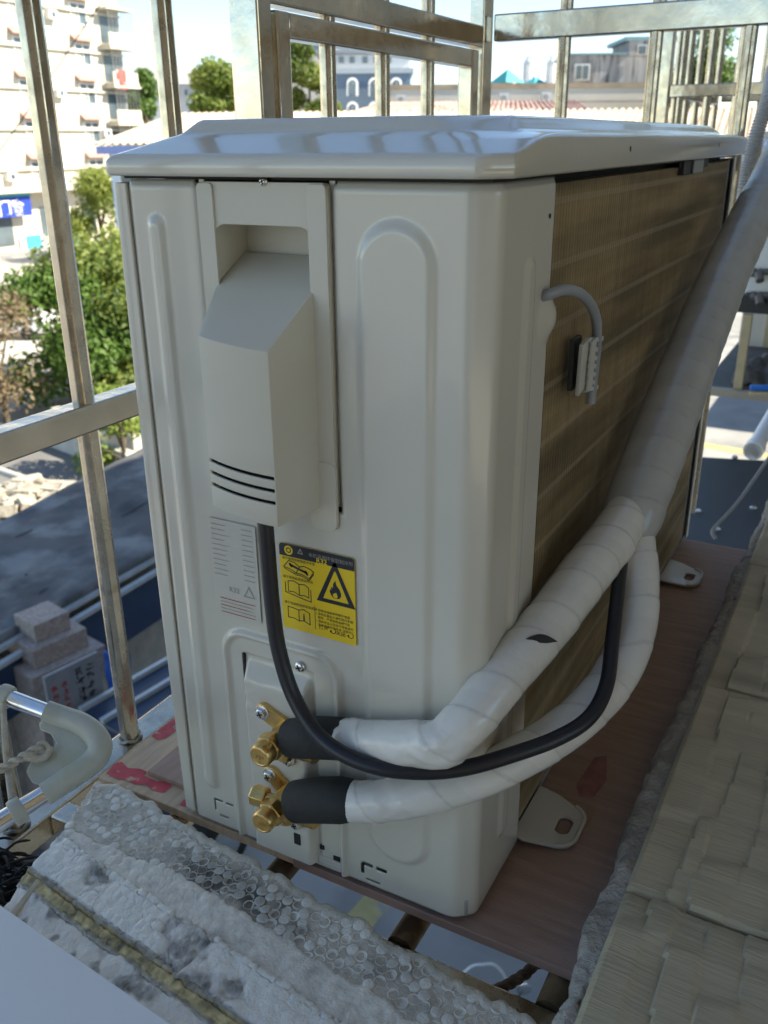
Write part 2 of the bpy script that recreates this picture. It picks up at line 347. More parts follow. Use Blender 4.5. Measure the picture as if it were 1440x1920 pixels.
def dentout(x, z, x0, x1, z0, z1):
    # slotted outline of a knock-out
    top = (abs(z-z1) < .0012) and x0 < x < x1 and not (x0+.45*(x1-x0) < x < x0+.6*(x1-x0)); left = abs(x-x0) < .0009 and z0+.004 < z < z1; bot = abs(z-z0) < .0009 and x0+.004 < x < x0+.7*(x1-x0)
    return top or left or bot
def skip(i, j):
    x, y, z = (PXs[i]+PXs[i+1])/2, PYs[i], (ZS[j]+ZS[j+1])/2
    if y < .003:
        if -.1940 < x < -.0925 and z > .3262: return True
        if -.1868 < x < -.1195 and .0120 < z < .1880: return True
        if dentout(x, z, -.0805, -.0585, .0045, .0195) or dentout(x, z, -.2305, -.2105, .0105, .0265): return True
        if -.196 < x < -.100 and z < .004: return False
        # rounded sheet corners
        for cx, sg in ((-.0925, 1), (-.1940, -1), (-.2555, 1)):
            if 0 < (x-cx)*sg < .007 and z > .5340 and math.hypot((x-cx)*sg-.007, z-.5340) > .0070: return True
    return False
G = [[(PX3[i, j], PY3[i, j], ZS[j]) for j in range(len(ZS))] for i in range(len(S))]
o = obj('side_panel', MB().grid(G, skip), PAINT, ac, smooth='grid')
m = o.modifiers.new('sheet', 'SOLIDIFY'); m.thickness = .0010; m.offset = -1
# --- front panel folded edge at the left
mb = MB(); G = []
for z in np.linspace(.001, .5380, 60):
    bul = .0125+.003*math.sin(math.pi*z/.54)
    P = roundprof([(-.2562, .008), (-.2568, .0008), (-.2565-bul, .0030), (-.2580-bul-.010, .045), (-.2580-bul-.010, .80)], .0014, 4); G.append([(p[0], p[1], z) for p in P])
obj('front_panel', mb.grid(G), PAINT, ac, smooth='grid')
# --- inside, base pan, coil, far posts
mb = MB(); mb.box2((-.256, .040, .012), (.000, .80, .5415)); mb.box2((-.2575, .0015, .5412), (.0125, .833, .5428)); obj('dark_core', mb, DARK, ac)  # dark core and top plate added to darken gaps and stop light leaking through
mb = MB(); mb.box2((-.262, .006, -.0002), (.0095, .832, .016)); mb.box2((-.262, .0065, .0), (.0035, .09, .030)); obj('base_pan', mb, M('base_pan_paint', (.33, .32, .29), .5, var=.05), ac, bevel=.001)
COIL = bpy.data.materials.new('coil_fins'); COIL.use_nodes = True
nt = COIL.node_tree; N = nt.nodes; L = nt.links; p = N['Principled BSDF']; p.inputs['Roughness'].default_value = .42; p.inputs['Metallic'].default_value = .35
tc = N.new('ShaderNodeTexCoord'); sp = N.new('ShaderNodeSeparateXYZ'); L.new(tc.outputs['Object'], sp.inputs[0])
def mth(op, a, b=None):
    n = N.new('ShaderNodeMath'); n.operation = op
    for k, v in enumerate((a, b)):
        if v is None: continue
        if hasattr(v, 'is_linked'): L.new(v, n.inputs[k])
        else: n.inputs[k].default_value = v
    return n.outputs[0]
zz = mth('MULTIPLY', sp.outputs[2], 1/.0422); fr = mth('FRACT', zz); ln1 = mth('LESS_THAN', mth('ABSOLUTE', mth('SUBTRACT', fr, .5)), .055)
ns = N.new('ShaderNodeTexNoise'); mp = N.new('ShaderNodeMapping'); mp.inputs['Scale'].default_value = (1, 16, 1.6); L.new(tc.outputs['Object'], mp.inputs[0]); L.new(mp.outputs[0], ns.inputs['Vector']); ns.inputs['Scale'].default_value = 5; ns.inputs['Detail'].default_value = 6
cr = N.new('ShaderNodeValToRGB'); cr.color_ramp.elements[0].color = (.37, .285, .165, 1); cr.color_ramp.elements[1].color = (.46, .365, .22, 1); cr.color_ramp.elements[0].position = .3; cr.color_ramp.elements[1].position = .75; L.new(ns.outputs['Fac'], cr.inputs[0])
mx = N.new('ShaderNodeMix'); mx.data_type = 'RGBA'; ns2 = N.new('ShaderNodeTexNoise'); mp2 = N.new('ShaderNodeMapping'); mp2.inputs['Scale'].default_value = (1, 1.1, 11); L.new(tc.outputs['Object'], mp2.inputs[0]); L.new(mp2.outputs[0], ns2.inputs['Vector']); ns2.inputs['Scale'].default_value = 3; ns2.inputs['Detail'].default_value = 4
mr2 = N.new('ShaderNodeMapRange'); mr2.inputs[1].default_value = .35; mr2.inputs[2].default_value = .65; mr2.inputs[3].default_value = .55; mr2.inputs[4].default_value = 1.2; L.new(ns2.outputs['Fac'], mr2.inputs[0])
ml2 = N.new('ShaderNodeMix'); ml2.data_type = 'RGBA'; ml2.blend_type = 'MULTIPLY'; ml2.inputs[0].default_value = 1; cb2 = N.new('ShaderNodeCombineColor'); [L.new(mr2.outputs[0], cb2.inputs[i]) for i in range(3)]; L.new(cr.outputs[0], ml2.inputs[6]); L.new(cb2.outputs[0], ml2.inputs[7])
L.new(mth('MULTIPLY', ln1, .38), mx.inputs[0]); L.new(ml2.outputs[2], mx.inputs[6]); mx.inputs[7].default_value = (.62, .54, .42, 1)
L.new(mx.outputs[2], p.inputs['Base Color'])
coil = thing('coil', '', ''); [coil.__delitem__(k) for k in ('label', 'category')]; coil.parent = ac; coil.location = (0, 0, 0); coil['_w'] = tuple(ac['_w'])
mb = MB(); y = .1000; k = 0
while y < .797:
    hz = .5365; xx = .0118+.00012*math.sin(k*1.7); 
    if abs(y-.408) < .0012 or abs(y-.245) < .0008: y += .0017; k += 1; continue
    mb.box2((-.006, y, .014), (xx, y+.00075, hz)); y += .0017; k += 1
obj('fins', mb, COIL, coil, smooth=None, kind='stuff')
mb = MB(); mb.box2((-.0055, .100, .0145), (.0113, .7975, .536)); obj('fin_core', mb, COIL, coil)
for z in (.021+.0422*np.arange(13)):
    pass
mb = MB(); mb.box2((-.0065, .7985, .004), (.0125, .8005, .538)); obj('end_plate', mb, M('galv', (.55, .56, .56), .4, .8, var=.1), coil)
mb = MB(); mb.box2((-.03, .8008, .003), (.0105, .833, .539)); obj('rear_post', mb, BLACKP, ac, bevel=.001)
mb = MB(); mb.box2((.0128, .826, .002), (.0146, .8385, .541)); obj('rear_flange', mb, PAINT, ac)
mb = MB(); mb.box2((-.262, .8340, .002), (.0127, .8380, .539)); obj('rear_panel', mb, PAINT, ac)
# --- lid
def lidz(x, y):
    df, dr, dl, db = y+.009, .0225-x, x+.2605, .848-y
    dc = ((.0225-x)+(y+.009))*.7071-.0106
    F = np.interp(df, [0, .0025, .034, .041, .052, .2], [.5545, .5565, .5665, .5690, .5792, .5800])
    Rr = np.interp(dr, [0, .002, .020, .030, .3], [.5650, .5665, .5685, .5780, .5800])
    Ll = np.interp(dl, [0, .002, .022, .030, .040, .2], [.5550, .5570, .5670, .5695, .5792, .5800])
    B = np.interp(db, [0, .002, .07, .1, .2], [.5600, .5640, .5680, .5780, .5800])
    Cn = np.interp(dc, [0, .002, .030, .050, .075, .3], [.5548, .5565, .5640, .5680, .5785, .5810])
    vals = np.array([F, Rr, Ll, B, Cn]); k = 900.0
    return -np.log(np.exp(-k*(vals-.56)).sum(0))/k+.56
xs = np.concatenate([np.linspace(-.2605, -.2565, 5), np.linspace(-.255, .0165, 100), np.linspace(.0180, .0225, 6)])
ys = np.concatenate([np.linspace(-.009, -.005, 5), np.linspace(-.0035, .12, 62), np.linspace(.125, .835, 110), np.linspace(.84, .848, 5)])
def clipc(x, y):   # footprint with the cut corner
    c = .0150; q = max(0.0, c-(.0225-x)); y0 = -.009; t = max(0.0, 1-(y-y0)/.10); return x, y+q*t
G = []
for x in xs:
    row = []
    for y in ys:
        a, b = clipc(x, y); row.append((a, b, float(lidz(np.array(a), np.array(b)))))
    G.append(row)
mb = MB(); mb.grid(G)
ring = [g[0] for g in G]+[p for p in G[-1][1:]]+[g[-1] for g in G[::-1]][1:]+[p for p in G[0][::-1]][1:]
cxl, cyl = -.124, .42; lv = []
for p in ring:
    nx_, ny_ = p[0]-cxl, p[1]-cyl
    ox = .0012*(1 if p[0] > .01 else -1 if p[0] < -.2595 else 0); oy = .0012*(1 if p[1] > .84 else -1 if p[1] < .007 else 0)
    lv.append([(p[0], p[1], p[2]), (p[0]+ox, p[1]+oy, p[2]-.0016), (p[0]+ox, p[1]+oy, .5450), (p[0]+ox*.2, p[1]+oy*.2, .5432), (p[0]-ox*2.5, p[1]-oy*2.5, .5437)])
mb.grid(lv)
o = obj('top_cover', mb, LIDP, ac, smooth='grid')
bm = bmesh.new(); bm.from_mesh(o.data); bmesh.ops.remove_doubles(bm, verts=bm.verts, dist=.00005); bmesh.ops.recalc_face_normals(bm, faces=bm.faces); bm.to_mesh(o.data); bm.free()
lid = o
for yy in (.250, .640):
    mb = MB(); mb.lathe((.0234, yy, .556), (1, 0, 0), [(0, .0021), (.0005, .0021)], 12); obj('screw_hole', mb, DARK, lid, org=ac['_w'])
mb = MB(); mb.box2((.0118, .492, .529), (.0175, .552, .5425)); mb.box2((.0118, .552, .5335), (.0145, .640, .5425)); mb.box2((.0118, .49, .5355), (.0145, .55, .5425)); obj('lid_clip', mb, BLACKP, ac, bevel=.0008)
mb = MB(); mb.box2((.0176, .532, .5295), (.0200, .582, .5425)); obj('clip_tongue', mb, M('grey_plastic', (.30, .32, .33), .45, var=.05), ac, bevel=.0008)
# screws
def screw(c, d, r, parent, name='screw', hexa=False):
    c = Vector(c); d = Vector(d); mb = MB()
    if hexa:
        mb.lathe(c, d, [(0, r*1.25), (.0008, r*1.28), (.0012, r)], 20); mb.lathe(c+d*.0011, d, [(0, r*.98), (.0028, r*.98), (.0035, r*.80)], 6)
        top = .0046
    else: mb.lathe(c, d, [(0, r), (.0009, r), (.0019, r*.82), (.0025, r*.45), (.0026, .0001)], 18); top = .0026
    o = obj(name, mb, ZINC, parent, org=ac['_w'])
    a = d.cross(Vector((0, 0, 1))).normalized(); b = d.cross(a); mb = MB()
    for u, v in ((a+b*.4, b-a*.4), (b-a*.4, a+b*.4)):
        mb.box(c+d*(top+.00005), (r*1.1, r*.24, .0003), Matrix((u.normalized(), v.normalized(), d)).transposed())
    obj('cross_slot', mb, DARK, o, org=ac['_w'])
screw((-.1310, -.0014, .1915), (0, -1, 0), .0046, ac)
screw((-.1400, -.0005, .5405), (0, -1, 0), .0032, ac)
mb = MB(); mb.lathe((.0150, .094, .5175), (1, 0, 0), [(0, .0016), (.0004, .0016)], 10); obj('screw_hole', mb, DARK, ac)

# --- plastic handle cover with terminal hood
for x_ in (-.0930, -.1935): mb = MB(); mb.box2((x_-.002, .0042, .328), (x_+.002, .0055, .541)); obj('seam_lightening_strip', mb, PAINT, ac)  # casing-coloured strips added behind the gaps so the seams look less dark
cov = obj('handle_cover', (lambda m_: m_)(MB()), PLAST, ac)  # placeholder, filled below
def rr(x0, x1, z0, z1, r, n=6, corners=(1, 1, 1, 1)):
    pts = []
    for (cx, cz, a0), c in zip(((x1-r, z1-r, 0), (x0+r, z1-r, 90), (x0+r, z0+r, 180), (x1-r, z0+r, 270)), corners):
        if c: pts += [(cx+r*math.cos(R_(a0+90*k/n)), cz+r*math.sin(R_(a0+90*k/n))) for k in range(n+1)]
        else: pts.append((cx+(r if a0 in (0, 270) else -r), cz+(r if a0 in (0, 90) else -r)))
    return pts
mb = MB(); hole = rr(-.1825, -.1055, .462, .5140, .010, 7)
fy = lambda y0: (lambda u, v, w_: (u, y0-w_, v))
mb.prism(rr(-.1928, -.0937, .3275, .5400, .004, 4), [hole], fy(.004), .0052)
bpy.data.objects.remove(cov); cov = obj('handle_cover', mb, PLAST, ac, bevel=.0008)
for a, b in ((-.1926, -.1800), (-.1075, -.0939)): obj('raised_rail', MB().prism(rr(a, b, .3285, .5392, .003, 4), [], fy(-.001), .0018), PLAST, cov, bevel=.0009, org=ac['_w'])
hl = rr(-.1825, -.1055, .462, .5140, .010, 7)
mb = MB(); k = len(hl)       # recess walls and back
vv = [(x, -.0012, z) for x, z in hl]+[(x*.97-.0043, .034, z*.985+.007) for x, z in hl]
mb.add(vv, [(i, (i+1) % k, k+(i+1) % k, k+i) for i in range(k)]+[tuple(range(2*k-1, k-1, -1))]); obj('hand_recess', mb, PLAST, cov, org=ac['_w'])
# hood
def hood():
    us = np.linspace(0, 1, 15); rows = []
    zl = [.3300, .3385, .3455, .3480, .3540, .3565, .3625, .3650, .3800, .4100, .4462]
    def fp(u, z):
        xl, xr = -.1645, -.1115; return (xl+(xr-xl)*u, -.0465-.0036*(1-(2*u-1)**2), z+.0055*(1-u)-.0015)
    rows = [[fp(u, z) for u in us] for z in zl]
    # sloping roof running back into the recess
    back = [[(-.1822+(.0765)*u, -.0015, .4755) for u in us], [(-.1812+.0745*u, .0300, .4930) for u in us]]
    mid = [[tuple(np.array(rows[-1][i])*(1-t)+np.array(back[0][i])*t) for i in range(15)] for t in (.03, .35, .7)]
    allr = rows+mid+back
    mb = MB(); mb.grid(allr, lambda i, j: i in (2, 4, 6) and 0 <= j < 14 and (j > 0 or True) and not (j == 13 and False))
    # side walls
    for s, xb in ((0, -.1828), (14, -.1052)):
        fl = [r_[s] for r_ in rows]; vv = []
        bl = [(xb, -.0010, p[2]*1.0) for p in fl]
        top = back[0][s]; vv = fl+bl; k = len(fl); mb.add(vv, [(i, i+1, k+i+1, k+i) for i in range(k-1)])
        mb.add([fl[-1], mid[1][s], mid[2][s], top, (xb, -.0010, fl[-1][2])], [(0, 1, 2, 3, 4)])
    return mb
o = obj('terminal_hood', hood(), PLAST, cov, org=ac['_w'], smooth=None)
bm = bmesh.new(); bm.from_mesh(o.data); bmesh.ops.remove_doubles(bm, verts=bm.verts, dist=.0002); bmesh.ops.recalc_face_normals(bm, faces=bm.faces)
for e in bm.edges: e.smooth = not (len(e.link_faces) == 2 and e.calc_face_angle(0) > R_(33))
for f in bm.faces: f.smooth = True
bm.to_mesh(o.data); bm.free()
m = o.modifiers.new('shell', 'SOLIDIFY'); m.thickness = .0018; m.offset = -1
m = o.modifiers.new('bevel', 'BEVEL'); m.width = .0012; m.segments = 2; m.limit_method = 'ANGLE'; m.angle_limit = R_(34)
mb = MB(); mb.box2((-.1595, -.0435, .332), (-.1135, -.003, .440)); obj('vent_dark_fill', mb, DARK, cov, org=ac['_w'])  # dark box added behind the vents for the shade inside the hood
mb = MB(); mb.prism(rr(-.1135, -.0925, .312, .362, .006), [], fy(-.0008), .0032); obj('cover_foot', mb, PLAST, cov, org=ac['_w'], bevel=.0012)
# --- warning label
LB = obj('warning_label', MB().prism(rr(-.1440, -.0805, .2235, .2935, .0025, 4, (1, 1, 0, 0)), [], fy(-.0012), .0004), YEL, ac, label='yellow sticker with a black flame triangle and books')
def lay(name, loops, mat, lv=1, parent=None):
    mb = MB()
    for lp in loops:
        out, hs = (lp if isinstance(lp, tuple) else (lp, []))
        mb.prism(out, hs, lambda u, v, w_: (u, -.0016-.00012*lv, v), 0)
    return obj(name, mb, mat, parent or LB, org=ac['_w'], smooth=None)
lx0, lx1, lz0, lz1 = -.1440, -.0805, .2235, .2935
def U(u, v): return (lx0+(lx1-lx0)*u, lz1-(lz1-lz0)*v)
def ru(u0, v0, u1, v1): return [U(u0, v0), U(u1, v0), U(u1, v1), U(u0, v1)]
def line(pts, wd=.00035):
    out = []
    for (a, b) in zip(pts[:-1], pts[1:]):
        a, b = Vector((*U(*a), 0)), Vector((*U(*b), 0)); d = (b-a).normalized(); n = Vector((-d.y, d.x, 0))*wd; a, b = a-d*wd, b+d*wd
        out.append([((a-n).x, (a-n).y), ((b-n).x, (b-n).y), ((b+n).x, (b+n).y), ((a+n).x, (a+n).y)])
    return out
def circ(cu, cv, r, n=24): c = U(cu, cv); return [(c[0]+r*math.cos(2*math.pi*k/n), c[1]+r*math.sin(2*math.pi*k/n)) for k in range(n)]
hd = rr(lx0, lx1, lz1-.0098, lz1, .0025, 4, (1, 1, 0, 0)); lay('header_band', [hd], INK)
lay('emblem', [(circ(.13, .068, .0037), [circ(.13, .068, .0022)]), circ(.13, .068, .0013)], YEL, 2)
def tri(cu, cv, s, k=1.0):
    c = U(cu, cv); return [(c[0]+s*math.cos(R_(a))*k, c[1]+s*math.sin(R_(a))) for a in (90, 210, 330)]
lay('recycling_mark', [(tri(.29, .06, .0030), [tri(.29, .06, .0014)])], INKG, 2)
def txt(body, u, v, size, mat, parent, name='lettering', lv=2, bold=0.0, base=-.0016, uv=U, sx=1.0, align='LEFT'):
    cu = bpy.data.curves.new('t', 'FONT'); cu.body = body; cu.size = size; cu.offset = bold; cu.align_x = align; cu.resolution_u = 2
    t = bpy.data.objects.new('t', cu); COL.objects.link(t); dg = bpy.context.evaluated_depsgraph_get(); dg.update()
    me = bpy.data.meshes.new_from_object(t.evaluated_get(dg)); bpy.data.objects.remove(t)
    x0, z0 = uv(u, v); mb = MB(); mb.add([(x0+p.co.x*sx, base-.00012*lv, z0+p.co.y) for p in me.vertices], [tuple(f.vertices) for f in me.polygons])
    if not mb.v: return None
    return obj(name, mb, mat, parent, org=ac['_w'], smooth=None)
txt('本机采用环保型制冷剂', .40, .085, .0037, INKG, LB); txt('R32', .50, .138, .0058, YEL, LB, bold=.00012)
tb = [(-.0, 0)]
c0 = U(.745, .40)
def tri2(h, w_, dz=0.0, r=.0012): return [(c0[0]-w_, c0[1]-h*.36+dz), (c0[0]+w_, c0[1]-h*.36+dz), (c0[0]+w_*.05, c0[1]+h*.64+dz), (c0[0]-w_*.05, c0[1]+h*.64+dz)]
lay('hazard_triangle', [(tri2(.0335, .0163), [tri2(.0235, .0108, -.0005)])], INK)
fl = [(-.0035, -.0045), (-.0050, -.0015), (-.0046, .0010), (-.0036, -.0002), (-.0038, .0030), (-.0022, .0018), (-.0018, .0055), (.0002, .0085), (.0008, .0050), (.0022, .0032), (.0035, .0018), (.0046, -.0010), (.0046, -.0035), (.0030, -.0058), (-.0016, -.0060)]
fi = [(-.0020, -.0050), (-.0024, -.0030), (-.0012, -.0022), (.0004, -.0012), (.0012, -.0028), (.0018, -.0044), (.0008, -.0055), (-.0012, -.0056)]
lay('flame', [([(c0[0]+a, c0[1]+b-.0010) for a, b in fl], [[(c0[0]+a, c0[1]+b-.0010) for a, b in fi]])], INK)
bk = line([(.05, .27), (.12, .19), (.20, .195), (.27, .235), (.33, .215), (.42, .235), (.46, .26), (.40, .345), (.30, .315), (.22, .315), (.13, .28), (.05, .27)])+line([(.06, .285), (.22, .335), (.30, .335), (.395, .365), (.46, .285)])+line([(.27, .235), (.22, .315)])
bk += line([(.10, .43), (.18, .415), (.25, .44), (.33, .43), (.38, .455), (.38, .575), (.33, .56), (.25, .57), (.18, .545), (.10, .55), (.10, .43)])+line([(.25, .44), (.25, .57)])+line([(.06, .45), (.06, .565), (.24, .595), (.41, .615), (.41, .48)])
bk += line([(.08, .735), (.16, .74), (.23, .75), (.30, .73), (.38, .76), (.38, .895), (.30, .865), (.23, .88), (.15, .86), (.08, .865), (.08, .735)])+line([(.23, .75), (.23, .88)])+line([(.455, .65), (.455, .93)], .0002)
lay('book_symbols', bk, INK); lay('wrench', line([(.15, .235), (.36, .285)], .0009)+line([(.14, .225), (.16, .245)], .0009)+line([(.35, .275), (.37, .30)], .0009), INK, 2)
txt('i', .285, .86, .0085, INK, LB, bold=.0002)
for s, v in (('请于维修前阅读技术手册', .178), ('请于使用前阅读说明书', .395), ('请于安装前阅读安装说明', .70)): txt(s, .035, v, .0026, INK, LB)
for k, s in enumerate(('• 安装及维修前先断开电源', '• 请勿在靠近火源的地方安装', '  使用，严禁使用易燃气体', '• 请由专业人员进行安装维修', '  安装前请仔细阅读“说明书”')): txt(s, .47, .70+k*.043, .0025, INK, LB)
txt('打开', .50, .905, .0042, INK, LB); txt('关闭', .73, .925, .0042, INK, LB)
for cu_ in (.695, .93):
    lay('arrow', line([(cu_+.035*math.cos(R_(a)), .893+.03*math.sin(R_(a))) for a in range(-60, 200, 26)], .0003)+[[U(cu_-.05, .905), U(cu_-.02, .885), U(cu_-.02, .925)]], INK)
# --- rating plate printed grey on the panel
RP = obj('rating_plate', MB().prism(rr(-.2085, -.1650, .2200, .3010, .001, 2), [], fy(-.0012), .00025), M('rating_film', (.565, .54, .475), .34, var=.02), ac)
rz = .297
for k in range(11):
    rl = [[( -.2065, rz-k*.0042), (-.2065+rng.uniform(.012, .022), rz-k*.0042), (-.2065+.012, rz-k*.0042-.0006), (-.2065, rz-k*.0042-.0006)], [(-.178, rz-k*.0042), (-.168, rz-k*.0042), (-.168, rz-k*.0042-.0006), (-.178, rz-k*.0042-.0006)]]
    lay('print_line', rl, INKG, 1, RP)
txt('R32', 0, 0, .0062, INKG, RP, uv=lambda a, b: (-.1935, .2415)); lay('print_line', [([(-.1800, .2400), (-.1690, .2400), (-.1745, .2500)], [[(-.1783, .2410), (-.1707, .2410), (-.1745, .2478)]])], INKG, 1, RP)
for k in range(5): lay('print_line', [[(-.203+.0*k, .2345-k*.0030), (-.168-rng.uniform(0, .012), .2345-k*.0030), (-.170, .2339-k*.0030), (-.203, .2339-k*.0030)]], INKG if k % 2 else INKR, 1, RP)
# --- valve plate
nx, nz = 44, 110; G = []
for x in np.linspace(-.1895, -.1165, nx):
    row = []
    for z in np.linspace(.004, .1895, nz):
        d = min(x+.1862, -.1205-x); up = sst(.0, .020, .1865-z); s = sst(0, .006, max(0, d)); h = .010*s*up
        h += .0012*fbm(x, z, 46, 5)*sst(.0, .03, .18-z)*sst(.09, .16, z)*1.3
        row.append((x, .0013-h, z))
    G.append(row)
VP = obj('valve_plate', MB().grid(G), PAINT, ac, smooth='grid')
mb = MB(); mb.box2((-.196, .004, .001), (-.112, .012, .20)); obj('valve_backing', mb, DARK, ac)
mb = MB(); mb.box2((-.1215, -.0022, .0045), (-.1000, .0015, .0120)); mb.box2((-.196, .0005, -.001), (-.1000, .0025, .0048)); obj('bottom_lip', mb, PAINT, ac, bevel=.0006)
mb = MB(); mb.box2((-.1205, -.0016, .0185), (-.1165, .0, .0225)); mb.box2((-.1075, -.0016, .0125), (-.1015, .0, .0165)); mb.box2((-.1405, -.0095, .022), (-.1345, -.0070, .033)); mb.box2((-.1864, -.0010, .160), (-.1846, .0012, .1872)); obj('slot_shade', mb, DARK, ac)  # dark boxes laid on the sheet, painting in the shade of slot recesses
# --- brass valves
def valve(c, tab, second, port):
    v = thing('service_valve', '', ''); [v.__delitem__(k) for k in ('label', 'category')]; v.parent = ac; v.location = (0, 0, 0); v['_w'] = tuple(ac['_w'])
    c = Vector(c); og = ac['_w']
    mb = MB(); mb.lathe(c+Vector((0, .014, 0)), (0, -1, 0), [(0, .0085), (.012, .0090), (.018, .0078), (.022, .0078)], 24)
    mb.lathe(c+Vector((-.004, 0, 0)), (1, 0, 0), [(0, .0082), (.008, .0085), (.014, .0074), (.018, .0074)], 24)
    mb.lathe(c+Vector((0, .006, 0)), (0, 0, -1), [(0, .0070), (.022, .0068), (.024, .005)], 20)
    obj('valve_body', mb, BRASS, v, org=og)
    mb = MB(); mb.lathe(c+Vector((0, -.006, 0)), (0, -1, 0), [(0, .0098), (.0015, .0112), (.0100, .0112), (.0115, .0098)], 6, .3); mb.lathe(c+Vector((0, -.0170, 0)), (0, -1, 0), [(0, .0094), (.0085, .0093), (.0100, .0084), (.0103, .0070), (.0100, .0068), (.0098, .0001)], 32); 
    cap = obj('valve_cap', mb, BRASS, v, org=og, bevel=.0004)
    mb = MB()
    for a, b in ((-.0025, .0028), (.0, .0032), (.0026, .0026)): mb.box(c+Vector((a, -.0272, -.0003)), (.0007, .0006, b)); mb.box(c+Vector((a+.0008, -.0272, b*.4-.001)), (.0014, .0006, .0006))
    obj('cast_mark', mb, BRASS, cap, org=og)
    mb = MB(); mb.lathe(c+Vector((.0125, 0, 0)), (1, 0, 0), [(0, .0098), (.0015, .0118), (.0120, .0118), (.0135, .0098)], 6, .15); mb.lathe(c+Vector((.025, 0, 0)), (1, 0, 0), [(0, .0105), (.010, .0100)], 24); obj('flare_nut', mb, BRASS, v, org=og, bevel=.0004)
    if port:
        mb = MB(); d = Vector((-1, -.1, .05)).normalized(); mb.lathe(c+Vector((-.002, -.002, .002)), d, [(0, .0052), (.010, .0052)], 16); mb.lathe(c+Vector((-.002, -.002, .002))+d*.009, d, [(0, .0075), (.001, .0085), (.0125, .0085), (.0140, .0070)], 6, .4); obj('service_port', mb, BRASS, v, org=og, bevel=.0004)
    t = Vector(tab); b0 = c+Vector((0, .004, 0)); mb = MB(); dd = Vector((t.x-b0.x, 0, t.z-b0.z)); Ld = dd.length; dd.normalize(); pp = Vector((-dd.z, 0, dd.x))
    out = [(0, -.0085), (Ld, -.0070)]+[(Ld+.0070*math.sin(R_(a)), -.0070*math.cos(R_(a))) for a in range(20, 180, 20)]+[(Ld, .0070), (0, .0085)]
    mb.prism(out, [], lambda u, w_, t_: tuple(Vector((b0.x, -.0088-t_, b0.z))+dd*u+pp*w_), .0040); obj('mounting_tab', mb, BRASS, v, org=og, bevel=.0006)
    screw((t.x, -.0128, t.z), (0, -1, 0), .0048, v, 'bolt', True); screw((second[0], -.0105, second[1]), (0, -1, 0), .0044, v, 'bolt', True)
valve((-.1385, -.0230, .1375), (-.1610, 0, .1475), (-.1400, .1080), False)
valve((-.1415, -.0230, .0735), (-.1580, 0, .0880), (-.1360, .0460), True)
# --- mounting feet
FOOT = M('foot_paint', (.52, .51, .47), .35, var=.04, coat=.2)
def foot(yc):
    out = [(-.012, -.036), (.012, -.040)]+[(.034+.017*math.cos(R_(a)), yc*0-.012+.017*math.sin(R_(a))) for a in range(-80, 10, 15)]+[(.034+.017*math.cos(R_(a)), .012+.017*math.sin(R_(a))) for a in range(0, 90, 15)]+[(.020, .034), (-.012, .036)]
    hole = [(.036+.0065*math.cos(R_(a)), (.0055 if 0 <= a <= 180 else -.0055)+.0065*math.sin(R_(a))) for a in range(0, 360, 18)]
    def fr(u, v, t_):
        z = -.0052+.0075*float(sst(.030, .006, np.array(u))) if u < .03 else -.0052
        return (.0085+u, yc+v, z+t_+.0012)
    mb = MB(); mb.prism(out, [hole[::-1]], fr, .0030)
    mb.box2((-.005, yc-.036, -.0002), (.0095, yc+.036, .010))
    for lp in (out[2:-2],):
        mb.tube([(.0085+u*.985+.0003, yc+v*.985, -.0008) for u, v in lp], .0021, 8)
    return obj('foot', mb, FOOT, ac, bevel=.0007)
foot(.142); foot(.700)
# --- coil sensor, its clip
sp_ = crom([ATX(1015, 556, .0135), ATX(1030, 552, .019), ATX(1062, 543, .026), ATX(1095, 556, .030), ATX(1116, 592, .031), ATX(1119, 640, .029), ATX(1113, 700, .027), ATX(1107, 756, .026)], step=8)
GREYC = M('sensor_cable', (.30, .32, .36), .35, var=.06)
obj('sensor_cable', MB().tube(sp_, .0037, 14), GREYC, ac)
cl = M('clip_plastic', (.52, .52, .48), .5, var=.05); mb = MB()
a, b = ATX(1096, 640, .028), ATX(1087, 735, .025); mb.beam(a, b, .0032, .015, up=(0, 1, 0))
for k in range(7):
    t = k/6; p0 = a.lerp(b, t)+Vector((.001, .006, 0)); mb.beam(p0, p0+Vector((.002, .030 if k in (0, 6) else .018, -.004)), .003, .0035)
for o_ in ((.0, .010),): mb.beam(a+Vector((.004, .010, 0)), b+Vector((.004, .010, 0)), .0022, .010, up=(0, 1, 0))
obj('sensor_clip', mb, cl, ac, bevel=.0006)
mb = MB(); a2, b2 = ATX(1080, 632, .019), ATX(1074, 728, .019); mb.beam(a2, b2, .004, .018, up=(0, 1, 0)); obj('clip_holder', mb, M('clip_dark', (.045, .05, .05), .5, var=.1), ac, bevel=.0008)

